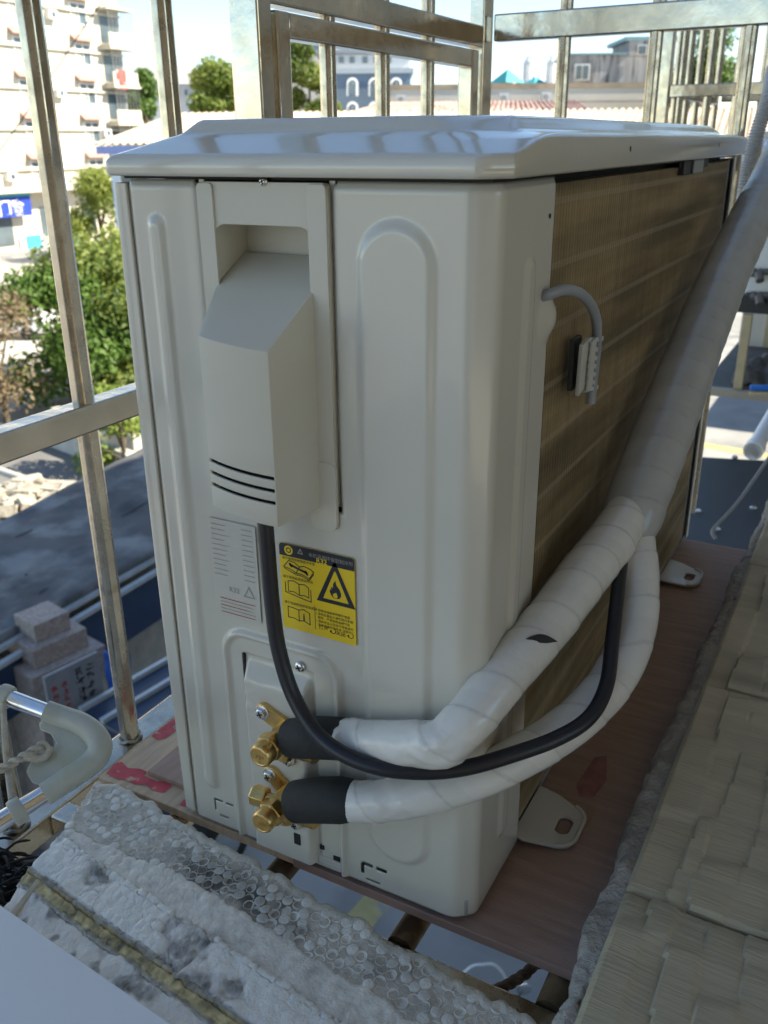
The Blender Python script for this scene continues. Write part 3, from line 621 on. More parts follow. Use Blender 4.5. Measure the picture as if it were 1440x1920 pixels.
# ================================================================== LINES
def wrap(path, radii, step, pitch, amp, n=40, wrk=.0, seed=0.0, wr=None, bc=(.72, .705, .665)):
    P, rd = crom(path, radii, step); ds = [0]
    for i in range(1, len(P)): ds.append(ds[-1]+(P[i]-P[i-1]).length)
    def rf(t, a, i):
        s = ds[i]/pitch-a/(2*math.pi)+.55*mnoise.noise((ds[i]*17, seed, 0)); fr_ = s-math.floor(s)
        q = 1+amp*(fr_ if fr_ < .93 else (1-fr_)/.07*.93)
        k = (wr(t) if wr else wrk)
        if k:
            ca, sa = math.cos(a)*.9, math.sin(a)*.9
            q += k*(.55*mnoise.noise((ds[i]*38, ca+seed, sa))+.6*(.35-abs(mnoise.noise((ds[i]*62+ca*1.6, sa*2.2+seed, ca*2.2)))))
        return q
    mb = MB().tube(P, rd, n, True, rf); mb.c = []
    for i in range(len(P)):
        for k in range(n):
            a = 2*math.pi*k/n; sh_ = ds[i]/pitch-a/(2*math.pi)+.55*mnoise.noise((ds[i]*17, seed, 0)); fr_ = sh_-math.floor(sh_); q = 1.0 if fr_ > .42 else .955
            if fr_ > .965 or fr_ < .015: q = .86
            q *= 1+.05*mnoise.noise((math.floor(sh_)*2.3, seed, 1)); mb.c.append((q*bc[0], q*bc[1], q*bc[2], 1))
    return mb
def wobj(name, mb, mat, parent):
    o = obj(name, mb, mat, parent, smooth='grid'); ca = o.data.color_attributes.new('Col', 'FLOAT_COLOR', 'POINT'); ca.data.foreach_set('color', np.array(mb.c, dtype=np.float32).ravel()); return o
def D(l): return [AT(x, y, d) for x, y, d in l]
up_ = D([(648, 1387, .668), (700, 1391, .652), (770, 1394, .632), (832, 1390, .618), (882, 1345, .618), (945, 1266, .638), (1030, 1166, .680), (1100, 1072, .728), (1146, 1014, .768), (1176, 962, .800)])
l1 = thing('insulated_pipe', 'thick white taped pipe rising from the upper brass valve, with a torn slit', 'pipe', tuple(up_[0]), 'wrapped refrigerant pipes')
sw = crom([ATY(547, 1384, -.0225), ATY(590, 1383, -.024), AT(640, 1385, .672), AT(672, 1388, .662)], [.0150, .0160, .0158, .0135], 8)
obj('foam_sleeve', MB().tube(sw[0], sw[1], 32, True), RUBBER, l1, smooth=60)
wobj('tape_wrap', wrap(up_, [.0145, .0155, .0158, .0160, .0168, .0180, .0192, .0203, .0205, .0185], 34, .038, .045, 44, 0, 1.0, lambda t: .30*max(0, 1-abs(t-.31)/.13)+.26*max(0, 1-t/.15)+.02), TAPEW, l1)
# dark slit in the tape
sA, sB = AT(985, 1198, .6385), AT(1046, 1203, .6425); mb = MB(); lp = []
for k in range(13):
    t = k/12; q = sA.lerp(sB, t); lp.append((q, math.sin(math.pi*t)*.0044))
dn = Vector(-AD)
vv = [q+dn*h for q, h in lp]+[q-dn*h*.45-Vector(AF)*0 for q, h in lp]; mb.add(vv, [(i, i+1, 13+i+1, 13+i) for i in range(12)])
slit_mb = mb; obj('torn_slit', mb, DARK, l1)
lo_ = D([(632, 1501, .690), (700, 1502, .676), (800, 1488, .664), (900, 1455, .662), (1000, 1405, .672), (1085, 1345, .688), (1150, 1272, .712), (1186, 1185, .745), (1193, 1090, .775), (1186, 1000, .805)])
l2 = thing('insulated_pipe', 'thinner white taped pipe looping low from the bottom brass valve', 'pipe', tuple(lo_[0]), 'wrapped refrigerant pipes')
sw = crom([ATY(556, 1503, -.0225), ATY(600, 1500, -.0240), AT(640, 1500, .687), AT(668, 1501, .682)], [.0165, .0175, .0176, .0150], 8)
obj('foam_sleeve', MB().tube(sw[0], sw[1], 32, True), RUBBER, l2, smooth=60)
wobj('tape_wrap', wrap(lo_, [.0156, .0152, .0150, .0154, .0160, .0166, .0172, .0182, .0190, .0185], 34, .042, .04, 44, 0, 5.0, lambda t: .22*max(0, 1-abs(t-.15)/.08)+.02), TAPEW, l2)
cb_ = D([(497, 975, .620), (502, 1040, .628), (510, 1130, .640), (522, 1215, .650), (548, 1300, .655), (588, 1368, .650), (640, 1412, .640), (710, 1439, .632), (790, 1447, .628), (870, 1440, .628), (960, 1415, .632), (1045, 1384, .643), (1105, 1345, .657), (1137, 1285, .678), (1148, 1200, .708), (1158, 1110, .735), (1168, 1030, .765), (1178, 975, .795)])
obj('power_cable', MB().tube(crom(cb_, step=10), .0057, 20), CABLE, label='black power cable curving from the terminal cover across the white pipes', cat='cable', smooth=60)
bn_ = D([(1170, 1018, .804), (1184, 968, .806), (1232, 838, .846), (1300, 660, .930), (1368, 495, 1.035), (1440, 352, 1.17), (1500, 250, 1.29)])+[Vector((.16, 1.03, .60))]
bd = thing('pipe_bundle', 'thick grey taped pipe bundle climbing past the coil towards the wall', 'pipe', tuple(bn_[0]))
wobj('tape_wrap', wrap(bn_, [.0195, .0268, .0276, .0270, .0265, .0265, .0265, .0265], 40, .036, .03, 48, 0, 9.0, lambda t: .03, (.43, .43, .42)), TAPEG, bd)
# corrugated drain hose
hp, hr = crom([Vector((.14, 1.02, .86)), AT(1470, 90, 1.42), AT(1440, 185, 1.40), AT(1412, 275, 1.41), AT(1396, 350, 1.43), AT(1388, 470, 1.46)], [.0115]*6, 60)
obj('drain_hose', MB().tube(hp, hr, 16, True, lambda t, a, i: 1.0 if i % 4 < 2 else .86), M('hose_white', (.56, .57, .58), .5, var=.05), label='white corrugated drain hose hanging behind the air conditioner lid', cat='hose')

# ================================================================== STEEL CAGE
cage = thing('steel_cage', 'stainless steel window cage enclosing the air conditioner', 'cage', (-.41, .45, -.03))
CX, CYE, ZB, ZT = -.41, 1.0, -.030, 1.55
def flute(t, a, i): return 1+.022*math.cos(9*a)
post0 = obj('post', MB().tube([(CX, .0785, ZB+.008), (CX, .0785, ZB+.012)]+[(CX, .0785, z) for z in np.linspace(0, ZT, 5)], .0098, 48, True, flute), STEEL, cage, org=(CX, .0785, ZB), smooth=50)
for yy in (-.072, -.222, -.372, .2335, .520, .655, .790): place(post0, 'post', (CX, yy, ZB), cage)
endp = [(-.280, CYE), (-.1420, CYE), (-.0120, CYE)]
for x, y in endp: place(post0, 'post', (x, y, ZB), cage)
def bar(name, a, b, w_, h, mat=STEELP, bev=.0025, up=(0, 0, 1)): return obj(name, MB().beam(a, b, w_, h, up), mat, cage, bevel=bev)
bar('square_post', (CX-.002, .372, ZB), (CX-.002, .372, ZT), .038, .025, up=(0, 1, 0)); bar('gate_post', (CX+.004, .4065, .02), (CX+.004, .4065, .6915), .025, .025, up=(0, 1, 0))
bar('gate_post', (CX+.004, .925, .02), (CX+.004, .925, .6915), .025, .025, up=(0, 1, 0))
bar('square_post', (CX-.002, .985, ZB), (CX-.002, .985, ZT), .026, .038, up=(0, 1, 0))
bar('middle_rail', (CX, -.60, .333), (CX, .353, .333), .024, .026); 
bar('upper_rail', (CX, .390, .7120), (CX, .965, .7120), .024, .030)
bar('gate_rail', (CX+.004, .4190, .6790), (CX+.004, .9125, .6790), .022, .025); bar('gate_rail', (CX+.004, .4190, .0325), (CX+.004, .9125, .0325), .022, .025)
bar('end_rail', (CX+.017, CYE, .7260), (.1345, CYE, .7260), .022, .038)
bar('end_rail', (CX+.017, CYE, -.100), (.1345, CYE, -.100), .022, .026)
bar('bottom_rail', (CX, -.60, -.034), (CX, .966, -.034), .034, .026, STEEL)
bar('front_cross_rail', (CX+.0171, -.036, -.034), (.117, -.036, -.034), .025, .026, STEEL)
for x, mt in ((-.2830, STEEL), (-.1630, RUST), (-.0345, RUST), (.088, RUST)):
    obj('floor_tube', MB().tube([(x, -.0235, -.0262), (x, .836, -.0262)], .0110, 20), mt, cage); obj('floor_tube', MB().tube([(x, -.60, -.0262), (x, -.0485, -.0262)], .0110, 20), mt, cage)
# weld beads at post feet
for yy in (.0785, -.072, .2335):
    mb = MB(); mb.tube([(CX+.0108*math.cos(a), yy+.0108*math.sin(a), -.0195+.0012*math.sin(5*a)) for a in np.linspace(0, 6.6, 40)], .0021, 8); obj('weld_bead', mb, M('weld', (.35, .33, .30), .5, .8, var=.4, vs_=200, bump=.001, bs=300), cage)

# ================================================================== FOAM SHEET AND OTHER THINGS IN FRONT
pa, pb, pc = ATZ(196, 1462, .0), ATZ(975, 1915, .0), ATZ(28, 1692, .0)
ue = (pb-pa); UL = ue.length+.04; ue.normalize(); ve = Vector((ue.y, -ue.x, 0)); 
FO = M('foam_film', (.6, .6, .58), .45, attr='Col', var=.05, vs_=80, bump=.0012, bs=420)
nu, nv, VL = 400, 220, .255; us = np.linspace(0, UL, nu); vs2 = np.linspace(-.004, VL, nv)
fv, fc = [], []
for i, u in enumerate(us):
    for j, v in enumerate(vs2):
        e0 = .006*fbm(u, 0, 22, 1)+.004*fbm(u, 0, 70, 3)+.010*math.exp(-((u-.006)/.012)**2)
        vv = v+(e0 if v < .03 else e0*max(0, 1-(v-.03)/.05))
        uu = u+.42*v*max(0, 1-u/.25)+.004*fbm(v, 5, 30, 2)*max(0, 1-u/.05)
        # bubble cells
        pt = .0094; r0_ = int(round(v/(pt*.866))); best = (9, 0, 0)
        for r_ in (r0_-1, r0_, r0_+1):
            o5 = .5*(r_ % 2); cu_ = (round(u/pt-o5)+o5)*pt; cv_ = r_*pt*.866; jx = .0007*mnoise.noise((cu_*300, cv_*300, 1)); d_ = math.hypot(u-cu_-jx, v-cv_)
            if d_ < best[0]: best = (d_, cu_, cv_)
        cu, cv = best[1], best[2]; dd = best[0]/(pt*.5); hsh = mnoise.noise((cu*391.7, cv*257.3, 4.0))
        dirt = max(0, min(1, (fbm(u, v, 18, 20)+.22)*2.2))*math.exp(-((v-.024-.008*math.sin(u*11))/.020)**2)*max(.12, min(1, (u-.07)*11))*max(.25, min(1, (.40-u)*7))
        fine = fbm(u, v, 130, 44); h = 0; lum = np.array((.64, .61, .54)); wl = .044+.020*max(0, 1-u/.14)+.005*fbm(u, 1, 25, 30)
        if v < wl:
            h -= .0016+.0006*fine; lum = lum*(.80-.70*dirt)*(1+.25*fine); CELL.append((i, j)) if False else None
        elif v < .075:
            h += .0010*fbm(u, v, 70, 8)+.0005*fine; lum = np.array((.64, .625, .58))*(1-.30*max(0, fbm(u, v, 34, 6)))*(1+.18*fine)
        tear = .0745+.003*fbm(u, 0, 26, 14)+.006*max(0, fbm(u, 4, 60, 15))
        strip = .1135+.0016*fbm(u, 0, 20, 51)
        if tear <= v < strip:
            h += .0024+.0006*(1-min(1, dd*dd))*(1 if hsh > -.15 else -.9)+.0014*fbm(u, v, 30, 90); lum = np.array((.74, .735, .71))*(1-.05*math.exp(-((dd-.9)/.14)**2))
            d3 = max(0, min(1, (fbm(u, v, 17, 41)-.20+.30*math.exp(-((u-.235)/.035)**2)*(v-.09)/.02)*5)); lum = lum*(1-.62*d3*max(0, .80+.7*fine)); h -= .0018*d3-.0010*d3*fine
            if v-tear < .0022: h += .0008
            cr_ = abs(fbm(u*1.0, v, 15, 77)); lum = lum*(1-.35*max(0, 1-cr_/.018)); h -= .0010*max(0, 1-cr_/.018)
        tq = v-strip
        if 0 <= tq < .0125:
            h += .0003+.0008*fbm(u, v, 120, 60); lum = np.array((.50, .42, .22))*(1-.85*max(0, fbm(u, v, 70, 66)))*(1+.7*fine)
        if -.0012 < tq < .0004 or .0120 < tq < .0132: h += .0012; lum = np.array((.30, .28, .23))*(1+.5*fine)
        if tq >= .0140:
            d4 = max(0, min(1, (fbm(u, v, 40, 33)-.08)*4)); h += .0022*fbm(u, v, 36, 70)+.0004*(1-min(1, dd)); lum = np.array((.68, .68, .66))*(1-.62*d4*(1+.5*fine))
        bd_ = max(0, 1-(v+.004)/.008); h += .0030*bd_*(1-bd_)*4*.5-.010*max(0, 1-(v+.004)/.003)
        lum = lum*(1-.18*bd_)+np.array((.10, .09, .06))*bd_*.5
        h += .0030*fbm(u, v, 7, 80)
        p = pa+ue*uu+ve*vv; fv.append((p.x, p.y, -.0005+h)); fc.append((*np.clip(lum*np.array((1.22, 1.20, 1.16)), .02, .88), 1))
mb = MB(); mb.v = fv; mb.f = [(i*nv+j, i*nv+j+1, (i+1)*nv+j+1, (i+1)*nv+j) for i in range(nu-1) for j in range(nv-1)]
foam = thing('foam_sheet', 'torn dirty white bubble foam sheet lying on the cage bars', 'foam sheet', tuple(pa.lerp(pb, .5)-Vector((0, 0, .012))))
o = obj('foam_top', mb, FO, foam, smooth='grid'); ca = o.data.color_attributes.new('Col', 'FLOAT_COLOR', 'POINT'); ca.data.foreach_set('color', np.array(fc, dtype=np.float32).ravel())
o.modifiers.new('thick', 'SOLIDIFY').thickness = .007; o.modifiers['thick'].offset = 0
# open bubble cells along the torn edge
cm, cc_ = MB(), []; pt = .0094
for r_ in range(0, 9):
    for k in range(int(UL/pt)):
        u, v = (k+.5+.5*(r_ % 2))*pt, .0045+r_*pt*.866; u += .0006*mnoise.noise((k*3.1, r_*1.7, 2)); v += .0006*mnoise.noise((k*1.3, r_*2.9, 5))
        wl = .044+.020*max(0, 1-u/.14)+.006*fbm(u, 1, 25, 30)
        if v > wl or u > UL-.01 or mnoise.noise((k*.53, r_*.61, 8)) > .42: continue
        dirt = max(0, min(1, (fbm(u, v, 18, 20)+.22)*2.2))*math.exp(-((v-.024-.008*math.sin(u*11))/.020)**2)*max(.12, min(1, (u-.07)*11))*max(.25, min(1, (.40-u)*7))
        e0 = .006*fbm(u, 0, 22, 1)+.004*fbm(u, 0, 70, 3)+.010*math.exp(-((u-.006)/.012)**2); vv = v+(e0 if v < .03 else e0*max(0, 1-(v-.03)/.05)); uu = u+.42*v*max(0, 1-u/.25)
        p = pa+ue*uu+ve*vv; z0 = .0006+.0030*fbm(u, v, 7, 80); R0 = .00475*rng.uniform(.90, 1.03); hh = .0019*rng.uniform(.4, 1.2); op = rng.random() < .62
        tl = Vector((rng.uniform(-.14, .14), rng.uniform(-.14, .14), 1)); n0 = len(cm.v)
        cm.lathe((p.x, p.y, z0), tl, [(0, R0), (hh*.7, R0), (hh, R0*.93), (hh*(.45 if op else 1.15), R0*.80), (hh*(.25 if op else 1.3), .0004)], 14)
        lum = np.array((.80, .78, .715))*rng.uniform(.85, 1.05)
        for q in range(len(cm.v)-n0):
            lev = q//14; cc_.append((*(lum*(1-dirt*(.95, .45, .25, .45, .55)[lev])), 1))
o = obj('bubble_cells', cm, FO, foam, smooth=50, kind='stuff'); ca = o.data.color_attributes.new('Col', 'FLOAT_COLOR', 'POINT'); ca.data.foreach_set('color', np.array(cc_, dtype=np.float32).ravel())
# beige seam along the left end of the sheet
mb = MB(); s0, s1 = ATZ(128, 1576, .004), ATZ(30, 1702, .006); n = (s1-s0).normalized(); mb.beam(s0-n*.004+Vector((0, 0, -.003)), s1+n*.03+Vector((0, 0, -.003)), .006, .004); obj('end_seam', mb, M('seam_tape', (.52, .45, .33), .6, var=.15, vs_=60, bump=.0008, bs=120), foam, bevel=.0015)
# smooth white sheet in the corner
q0, q1 = ATZ(-20, 1682, .022), ATZ(345, 1936, .022); e = (q1-q0).normalized(); nn = Vector((e.y, -e.x, 0))
mb = MB(); mb.prism([tuple((q0-e*.16)[:2]), tuple((q1+e*.10)[:2]), tuple((q1+e*.10+nn*.26)[:2]), tuple((q0-e*.16+nn*.26)[:2])], [], lambda u, v, w_: (u, v, .0070+w_), .015)
obj('white_board', mb, M('white_laminate', (.86, .86, .87), .38, var=.02), bevel=.0012, label='smooth white board lying on top of the foam sheet', cat='board')
# airer end: U-shaped plastic bend with two tubes
rk = thing('clothes_airer', 'chromed clothes airer end with a U-shaped plastic bend and tied string', 'clothes airer', tuple(AT(150, 1400, .70)))
RD = .72
ub, ur = crom([AT(86, 1333, RD), AT(120, 1345, RD), (AT(152, 1357, .715)), AT(178, 1378, .71), AT(188, 1402, .705), AT(174, 1428, .70), AT(140, 1453, .69), AT(84, 1490, .68)], [.0085, .0086, .0088, .0092, .0094, .0094, .0092, .0088], 10)
obj('plastic_bend', MB().tube(ub, ur, 24), WEB, rk, smooth=60)
wpts = [(90, 1348, .722), (150, 1364, .717), (172, 1384, .712), (180, 1402, .707), (168, 1422, .702), (130, 1448, .693), (90, 1476, .685), (62, 1468, .69), (50, 1447, .695), (58, 1428, .70), (82, 1424, .704), (98, 1410, .708), (106, 1392, .712), (96, 1376, .716), (76, 1368, .72), (74, 1354, .722)]
wp = [AT(*p) for p in wpts]; nn3 = Vector(AF)*.0022; k = len(wp)
mb = MB(); mb.add([p-nn3 for p in wp]+[p+nn3 for p in wp], [tuple(range(k))]+[tuple(range(2*k-1, k-1, -1))]+[(i, (i+1) % k, k+(i+1) % k, k+i) for i in range(k)]); obj('hook_plate', mb, WEB, rk, bevel=.0012)
eA, eB = ATX(-118, 1262, -.398), ATX(-150, 1590, -.398)
obj('tube', MB().tube([AT(100, 1340, RD), AT(0, 1302, .727), eA], .0068, 24), CHROME, rk); obj('tube', MB().tube([AT(98, 1481, .682), AT(0, 1541, .665), AT(-60, 1578, .655)], .0072, 24), CHROME, rk)
for c, t, r_ in ((AT(10, 1306, .726), (AT(0, 1302, .727)-AT(90, 1338, RD)), .0098), (AT(33, 1521, .670), (AT(0, 1541, .665)-AT(90, 1486, .682)), .0102)):
    t = t.normalized(); mb = MB(); mb.lathe(c-t*.005, t, [(0, .0072), (.0005, r_*.94), (.003, r_), (.007, r_), (.0095, r_*.94), (.010, .0072)], 28); obj('plastic_ring', mb, WEB, rk, smooth=60)
def rope(pts, r, strands, pitch, n=8):
    P = crom(pts, step=14); mb = MB(); ds = 0; out = [[] for _ in range(strands)]; nx = None
    for i, p in enumerate(P):
        t = (P[min(i+1, len(P)-1)]-P[max(i-1, 0)]).normalized(); nx = t.cross(Vector((0, 0, 1))).normalized() if nx is None else (nx-t*nx.dot(t)).normalized(); ny = t.cross(nx)
        if i: ds += (p-P[i-1]).length
        for s in range(strands):
            a = 2*math.pi*(ds/pitch+s/strands); out[s].append(p+nx*(r*.5*math.cos(a))+ny*(r*.5*math.sin(a)))
    for s in out: mb.tube(s, r*.58, n)
    return mb
st = rope([AT(92, 1402, .703), AT(78, 1398, .700), AT(62, 1408, .697), AT(48, 1416, .694), AT(20, 1432, .692), AT(-10, 1445, .69), AT(-120, 1470, .70)], .0036, 2, .016)
st.tube(crom([AT(6, 1318, .718), AT(9, 1380, .708), AT(14, 1440, .695), AT(22, 1500, .672)], step=8), .0024, 10)
st.tube(crom([AT(94, 1400, .7025), AT(90, 1416, .700), AT(74, 1422, .698), AT(56, 1420, .695), AT(44, 1420, .694)], step=8), .0032, 10)
obj('string', st, STRING, rk, smooth=60)
# frayed black rope end
FR_ = M('black_fibre', (.018, .017, .016), .8, var=.5, vs_=60); mb = MB(); r3 = random.Random(3); b0 = ATZ(-52, 1655, -.018)
for k in range(260):
    a0 = b0+Vector((r3.uniform(-.05, .045), r3.uniform(-.045, .03), r3.uniform(-.004, .012))); ang = r3.uniform(-.9, .9)+.3; Lr = r3.uniform(.014, .034); d = Vector((math.cos(ang), math.sin(ang), r3.uniform(-.1, .5))); b1 = a0+d*Lr*.5+Vector((0, 0, .004)); c1 = a0+d*Lr+Vector((r3.uniform(-.006, .006), r3.uniform(-.006, .006), -.004))
    mb.tube(crom([a0, b1, c1], step=3), [.0013]*6+[.0005], 5)
mb.tube(crom([b0+Vector((-.09, -.05, .0)), b0+Vector((-.03, -.02, .0)), b0+Vector((.02, .0, .0))], step=6), .014, 14)
obj('frayed_rope', mb, FR_, label='frayed black fibre rope end lying beside the foam sheet', cat='rope', smooth=None)
# brown twisted rope below the board
rp = rope([Vector((.112, .03, -.022)), ATZ(1018, 1804, -.024), ATZ(985, 1826, -.030), ATZ(945, 1850, -.034), ATZ(905, 1864, -.032), ATZ(862, 1866, -.024), Vector((-.02, -.07, -.012))], .0042, 3, .020)
obj('twisted_rope', rp, M('brown_rope', (.11, .075, .042), .9, var=.5, vs_=160, bump=.001, bs=400), label='dark brown twisted rope stretched below the front edge of the plywood', cat='rope', smooth=60)

# ================================================================== BACKGROUND
PLAS = M('apartment_render', (.60, .56, .47), .9, var=.10, vs_=.5, stretch=(1, 1, .35), col2=(.40, .355, .28), c2s=.5, c2lo=.52, c2hi=.72)
AWN = M('awning_red', (.46, .26, .22), .7, var=.15, vs_=2)
apt = thing('apartment_block', 'tall cream apartment block with red window awnings and shops below', 'building', (-66, 45, GZ))
mb = MB(); mb.box2((-74, 14, GZ), (-60, 64.3, 19)); obj('wall', mb, PLAS, apt)
mb = MB(); [mb.box2((-60, 14, z-.12), (-59.75, 64.35, z)) for z in (13.4, 10.5, 7.6, 4.7, 1.8, -1.1)]; obj('floor_band', mb, PLAS, apt)
w0 = a0 = None
def window_at(parent, y, z, wd, ht, first):
    org = (-60, y, z)
    if first is None:
        mb = MB(); t = .09
        for a, b in (((-.05, -wd/2, -ht/2), (.10, -wd/2+t, ht/2)), ((-.05, wd/2-t, -ht/2), (.10, wd/2, ht/2)), ((-.05, -wd/2+t, ht/2-t), (.10, wd/2-t, ht/2)), ((-.05, -wd/2+t, -ht/2), (.10, wd/2-t, -ht/2+t)), ((-.05, -.04, -ht/2+t), (.08, .04, ht/2-t)), ((-.05, -wd/2+t, ht*.18), (.075, wd/2-t, ht*.18+.07))): mb.box2(tuple(Vector(a)+Vector(org)), tuple(Vector(b)+Vector(org)))
        f = obj('window', mb, FRAMEW, parent, org=org, smooth=None)
        mb = MB(); mb.box2((org[0]-.04, y-wd/2+t, z-ht/2+t), (org[0]+.03, y+wd/2-t, z+ht/2-t)); g = obj('pane', mb, GLASS, f, org=org, smooth=None)
        mb = MB(); mb.box2((org[0]+.02, y-wd/2+t, z-ht/2+t), (org[0]+.045, y-wd*.12, z+ht*.18)); obj('curtain', mb, M('curtain', (.5, .47, .42), .9, var=.2, vs_=3), f, org=org, smooth=None)
        return f
    c = copytree(first, parent); c.location = Vector(org)-Vector(parent['_w']); return c
f0 = None; aw0 = None
for zt in (11.7, 8.8, 5.9, 3.0, .1):
    for y in (23.3, 29.4, 35.5, 41.5, 47.6, 53.7, 59.8):
        f = window_at(apt, y, zt-1.45, 1.75, 1.6, f0); f0 = f0 or f
        if aw0 is None:
            mb = MB(); P = [(-60, y-1.15, zt), (-60, y+1.15, zt), (-59.45, y+1.15, zt-.42), (-59.45, y-1.15, zt-.42), (-60, y-1.15, zt-.10), (-60, y+1.15, zt-.10), (-59.45, y+1.15, zt-.50), (-59.45, y-1.15, zt-.50)]
            mb.add(P, [(0, 1, 2, 3), (7, 6, 5, 4), (0, 3, 7, 4), (1, 5, 6, 2), (3, 2, 6, 7), (0, 4, 5, 1)]); aw0 = obj('awning', mb, AWN, apt, org=(-60, y, zt), smooth=None)
        else: place(aw0, 'awning', (-60, y, zt), apt)
for zt in (10.8, 7.9, 5.0, 2.1):   # corner balconies
    mb = MB(); mb.box2((-60, 61.9, zt-2.7), (-58.9, 64.9, zt-2.5)); mb.box2((-59.0, 61.9, zt-2.5), (-58.9, 64.9, zt-1.7)); mb.box2((-60, 64.8, zt-2.5), (-58.9, 64.9, zt-1.7)); b = obj('balcony', mb, PLAS, apt, smooth=None); mb = MB(); mb.box2((-60, 61.8, zt), (-58.8, 65, zt+.15)); obj('balcony_roof', mb, PLAS, apt, smooth=None)
    mb = MB(); mb.box2((-60.02, 62.1, zt-2.4), (-59.96, 64.2, zt-.2)); obj('balcony_door', mb, GLASS, b, org=apt['_w'])
    for k in range(8): mb = MB(); mb.box2((-59.0, 62.1+k*.38, zt-1.7), (-58.96, 62.14+k*.38, zt)); obj('baluster', mb, M('grille', (.35, .35, .34), .5, .5), b, org=apt['_w'])
mb = MB(); mb.box2((-60, 14, -2.75), (-58.6, 64.3, -2.45)); obj('shop_canopy', mb, M('canopy_conc', (.50, .47, .42), .9, var=.15), apt)
for y0, y1 in ((53.1, 54.6), (47.9, 50.2), (42, 45), (57.5, 59)):
    mb = MB(); mb.box2((-60, y0, -6.3 if y0 > 50 else -6.6), (-59.93, y1, -4.0)); obj('shop_window', mb, GLASS, apt)
mb = MB(); mb.box2((-60, 50.6, GZ), (-59.8, 57, -4.9-1.2)); obj('shop_plinth', mb, M('plinth_white', (.70, .70, .70), .8), apt)
mb = MB(); mb.box2((-59.8, 54.2, GZ+.02), (-59.7, 56.4, GZ+1.25)); obj('blue_board', mb, M('cyan_board', (.05, .42, .62), .6), apt)
mb = MB(); mb.box2((-59.8, 51.2, GZ+.02), (-59.7, 52.6, GZ+1.0)); obj('blue_board', mb, M('cyan_board', (.05, .42, .62), .6), apt)
sg = obj('shop_sign', (lambda m_: m_.box2((-59.4, 42, -4.45), (-59.15, 51.6, -3.0)))(MB()), M('sign_blue', (.015, .05, .42), .5, var=.05), label='blue shop sign with white characters on the apartment block', cat='sign', smooth=None)
mb = MB(); mb.box2((-59.4, 42, -2.995), (-59.0, 51.6, -2.85)); obj('cyan_edge', mb, M('cyan_edge', (.02, .36, .45), .5), sg)
cu = bpy.data.curves.new('t', 'FONT'); cu.body = '门窗'; cu.size = 1.25; cu.offset = .02; tt = bpy.data.objects.new('t', cu); COL.objects.link(tt); dg = bpy.context.evaluated_depsgraph_get(); dg.update(); me = bpy.data.meshes.new_from_object(tt.evaluated_get(dg)); bpy.data.objects.remove(tt)
mb = MB(); mb.add([(-59.13, 48.45+p.co.x, -4.25+p.co.y) for p in me.vertices], [tuple(f.vertices) for f in me.polygons]); 
if mb.v: obj('lettering', mb, M('sign_white', (.8, .8, .8), .6), sg, smooth=None)
qb = obj('quilt', (lambda m_: m_.grid([[(-58.84-.05*math.sin(k*1.3), 62.2+k*.12, zz) for zz in (6.35, 6.0, 5.5, 4.9)] for k in range(10)]))(MB()), M('quilt_red', (.62, .10, .09), .9, var=.3, vs_=2, col2=(.7, .68, .65), c2s=1.2, c2lo=.5, c2hi=.56), label='red and white quilt airing over the corner balcony', cat='quilt', smooth='grid')
for y, z in ((50.6, 7.2), (56.6, 4.4), (61.2, 1.5), (50.6, -1.6), (56.8, 9.9), (44.5, 4.3)):
    mb = MB(); mb.box2((-60, y-.42, z-.3), (-59.5, y+.42, z+.3)); u_ = obj('wall_unit', mb, FRAMEW, apt, smooth=None); mb = MB(); mb.lathe((-59.5, y, z), (1, 0, 0), [(0, .22), (.02, .22)], 16); obj('fan_grille', mb, GLASS, u_, org=apt['_w'])
# tin-roofed shed with pale blue walls
def corr(p00, p10, p01, p11, n, amp, sub=4):
    """corrugated sheet, ribs running p0x -> p1x"""
    G = []
    for i in range(n*sub+1):
        t = i/(n*sub); a, b = Vector(p00).lerp(Vector(p01), t), Vector(p10).lerp(Vector(p11), t); dz = Vector((0, 0, amp*(1 if i % sub in (1, 2) else 0))); G.append([a+dz, b+dz])
    return MB().grid(G)
TIN = M('tin_cream', (.56, .44, .32), .55, var=.10, vs_=.5, col2=(.40, .28, .19), c2s=.8, c2lo=.55, c2hi=.75)
TINR = M('tin_red', (.42, .27, .22), .55, var=.2, vs_=.6, col2=(.22, .12, .09), c2s=1.0, c2lo=.5, c2hi=.65)
sh = thing('tin_shed', 'long shed with a cream corrugated tin roof and pale blue walls', 'shed', tuple(AT(700, 300, 47)*1.0-Vector((0, 0, 7.2))))
e0, e1 = AT(176, 272, 42), AT(1500, 268, 42); r0, r1 = AT(330, 214, 51), AT(1500, 206, 51)
e1.z = e0.z; r1.z = r0.z = r0.z
o = obj('roof', corr(e0, r0, e1, r1, 90, .10), TIN, sh, smooth=None); o.modifiers.new('t', 'SOLIDIFY').thickness = .05
o = obj('roof', corr(r0, r0+(r0-e0)*.8*Vector((1, 1, 0)).length/1.414+Vector((0, 0, -1.6)), r1, r1+(r1-e1)*.8+Vector((0, 0, -1.6)), 60, .08), TIN, sh, smooth=None)
ex = (e1-e0).normalized(); ey = Vector((-ex.y, ex.x, 0)); L_ = (e1-e0).length; wz = e0.z-.15
def wallbox(a, b, z0, z1, th, mat, name, par):
    mb = MB(); a, b = Vector(a), Vector(b); mb.beam((a.x, a.y, (z0+z1)/2), (b.x, b.y, (z0+z1)/2), th, z1-z0); return obj(name, mb, mat, par, smooth=None)
BLU = M('pale_blue_wall', (.42, .52, .62), .85, var=.08, vs_=.8)
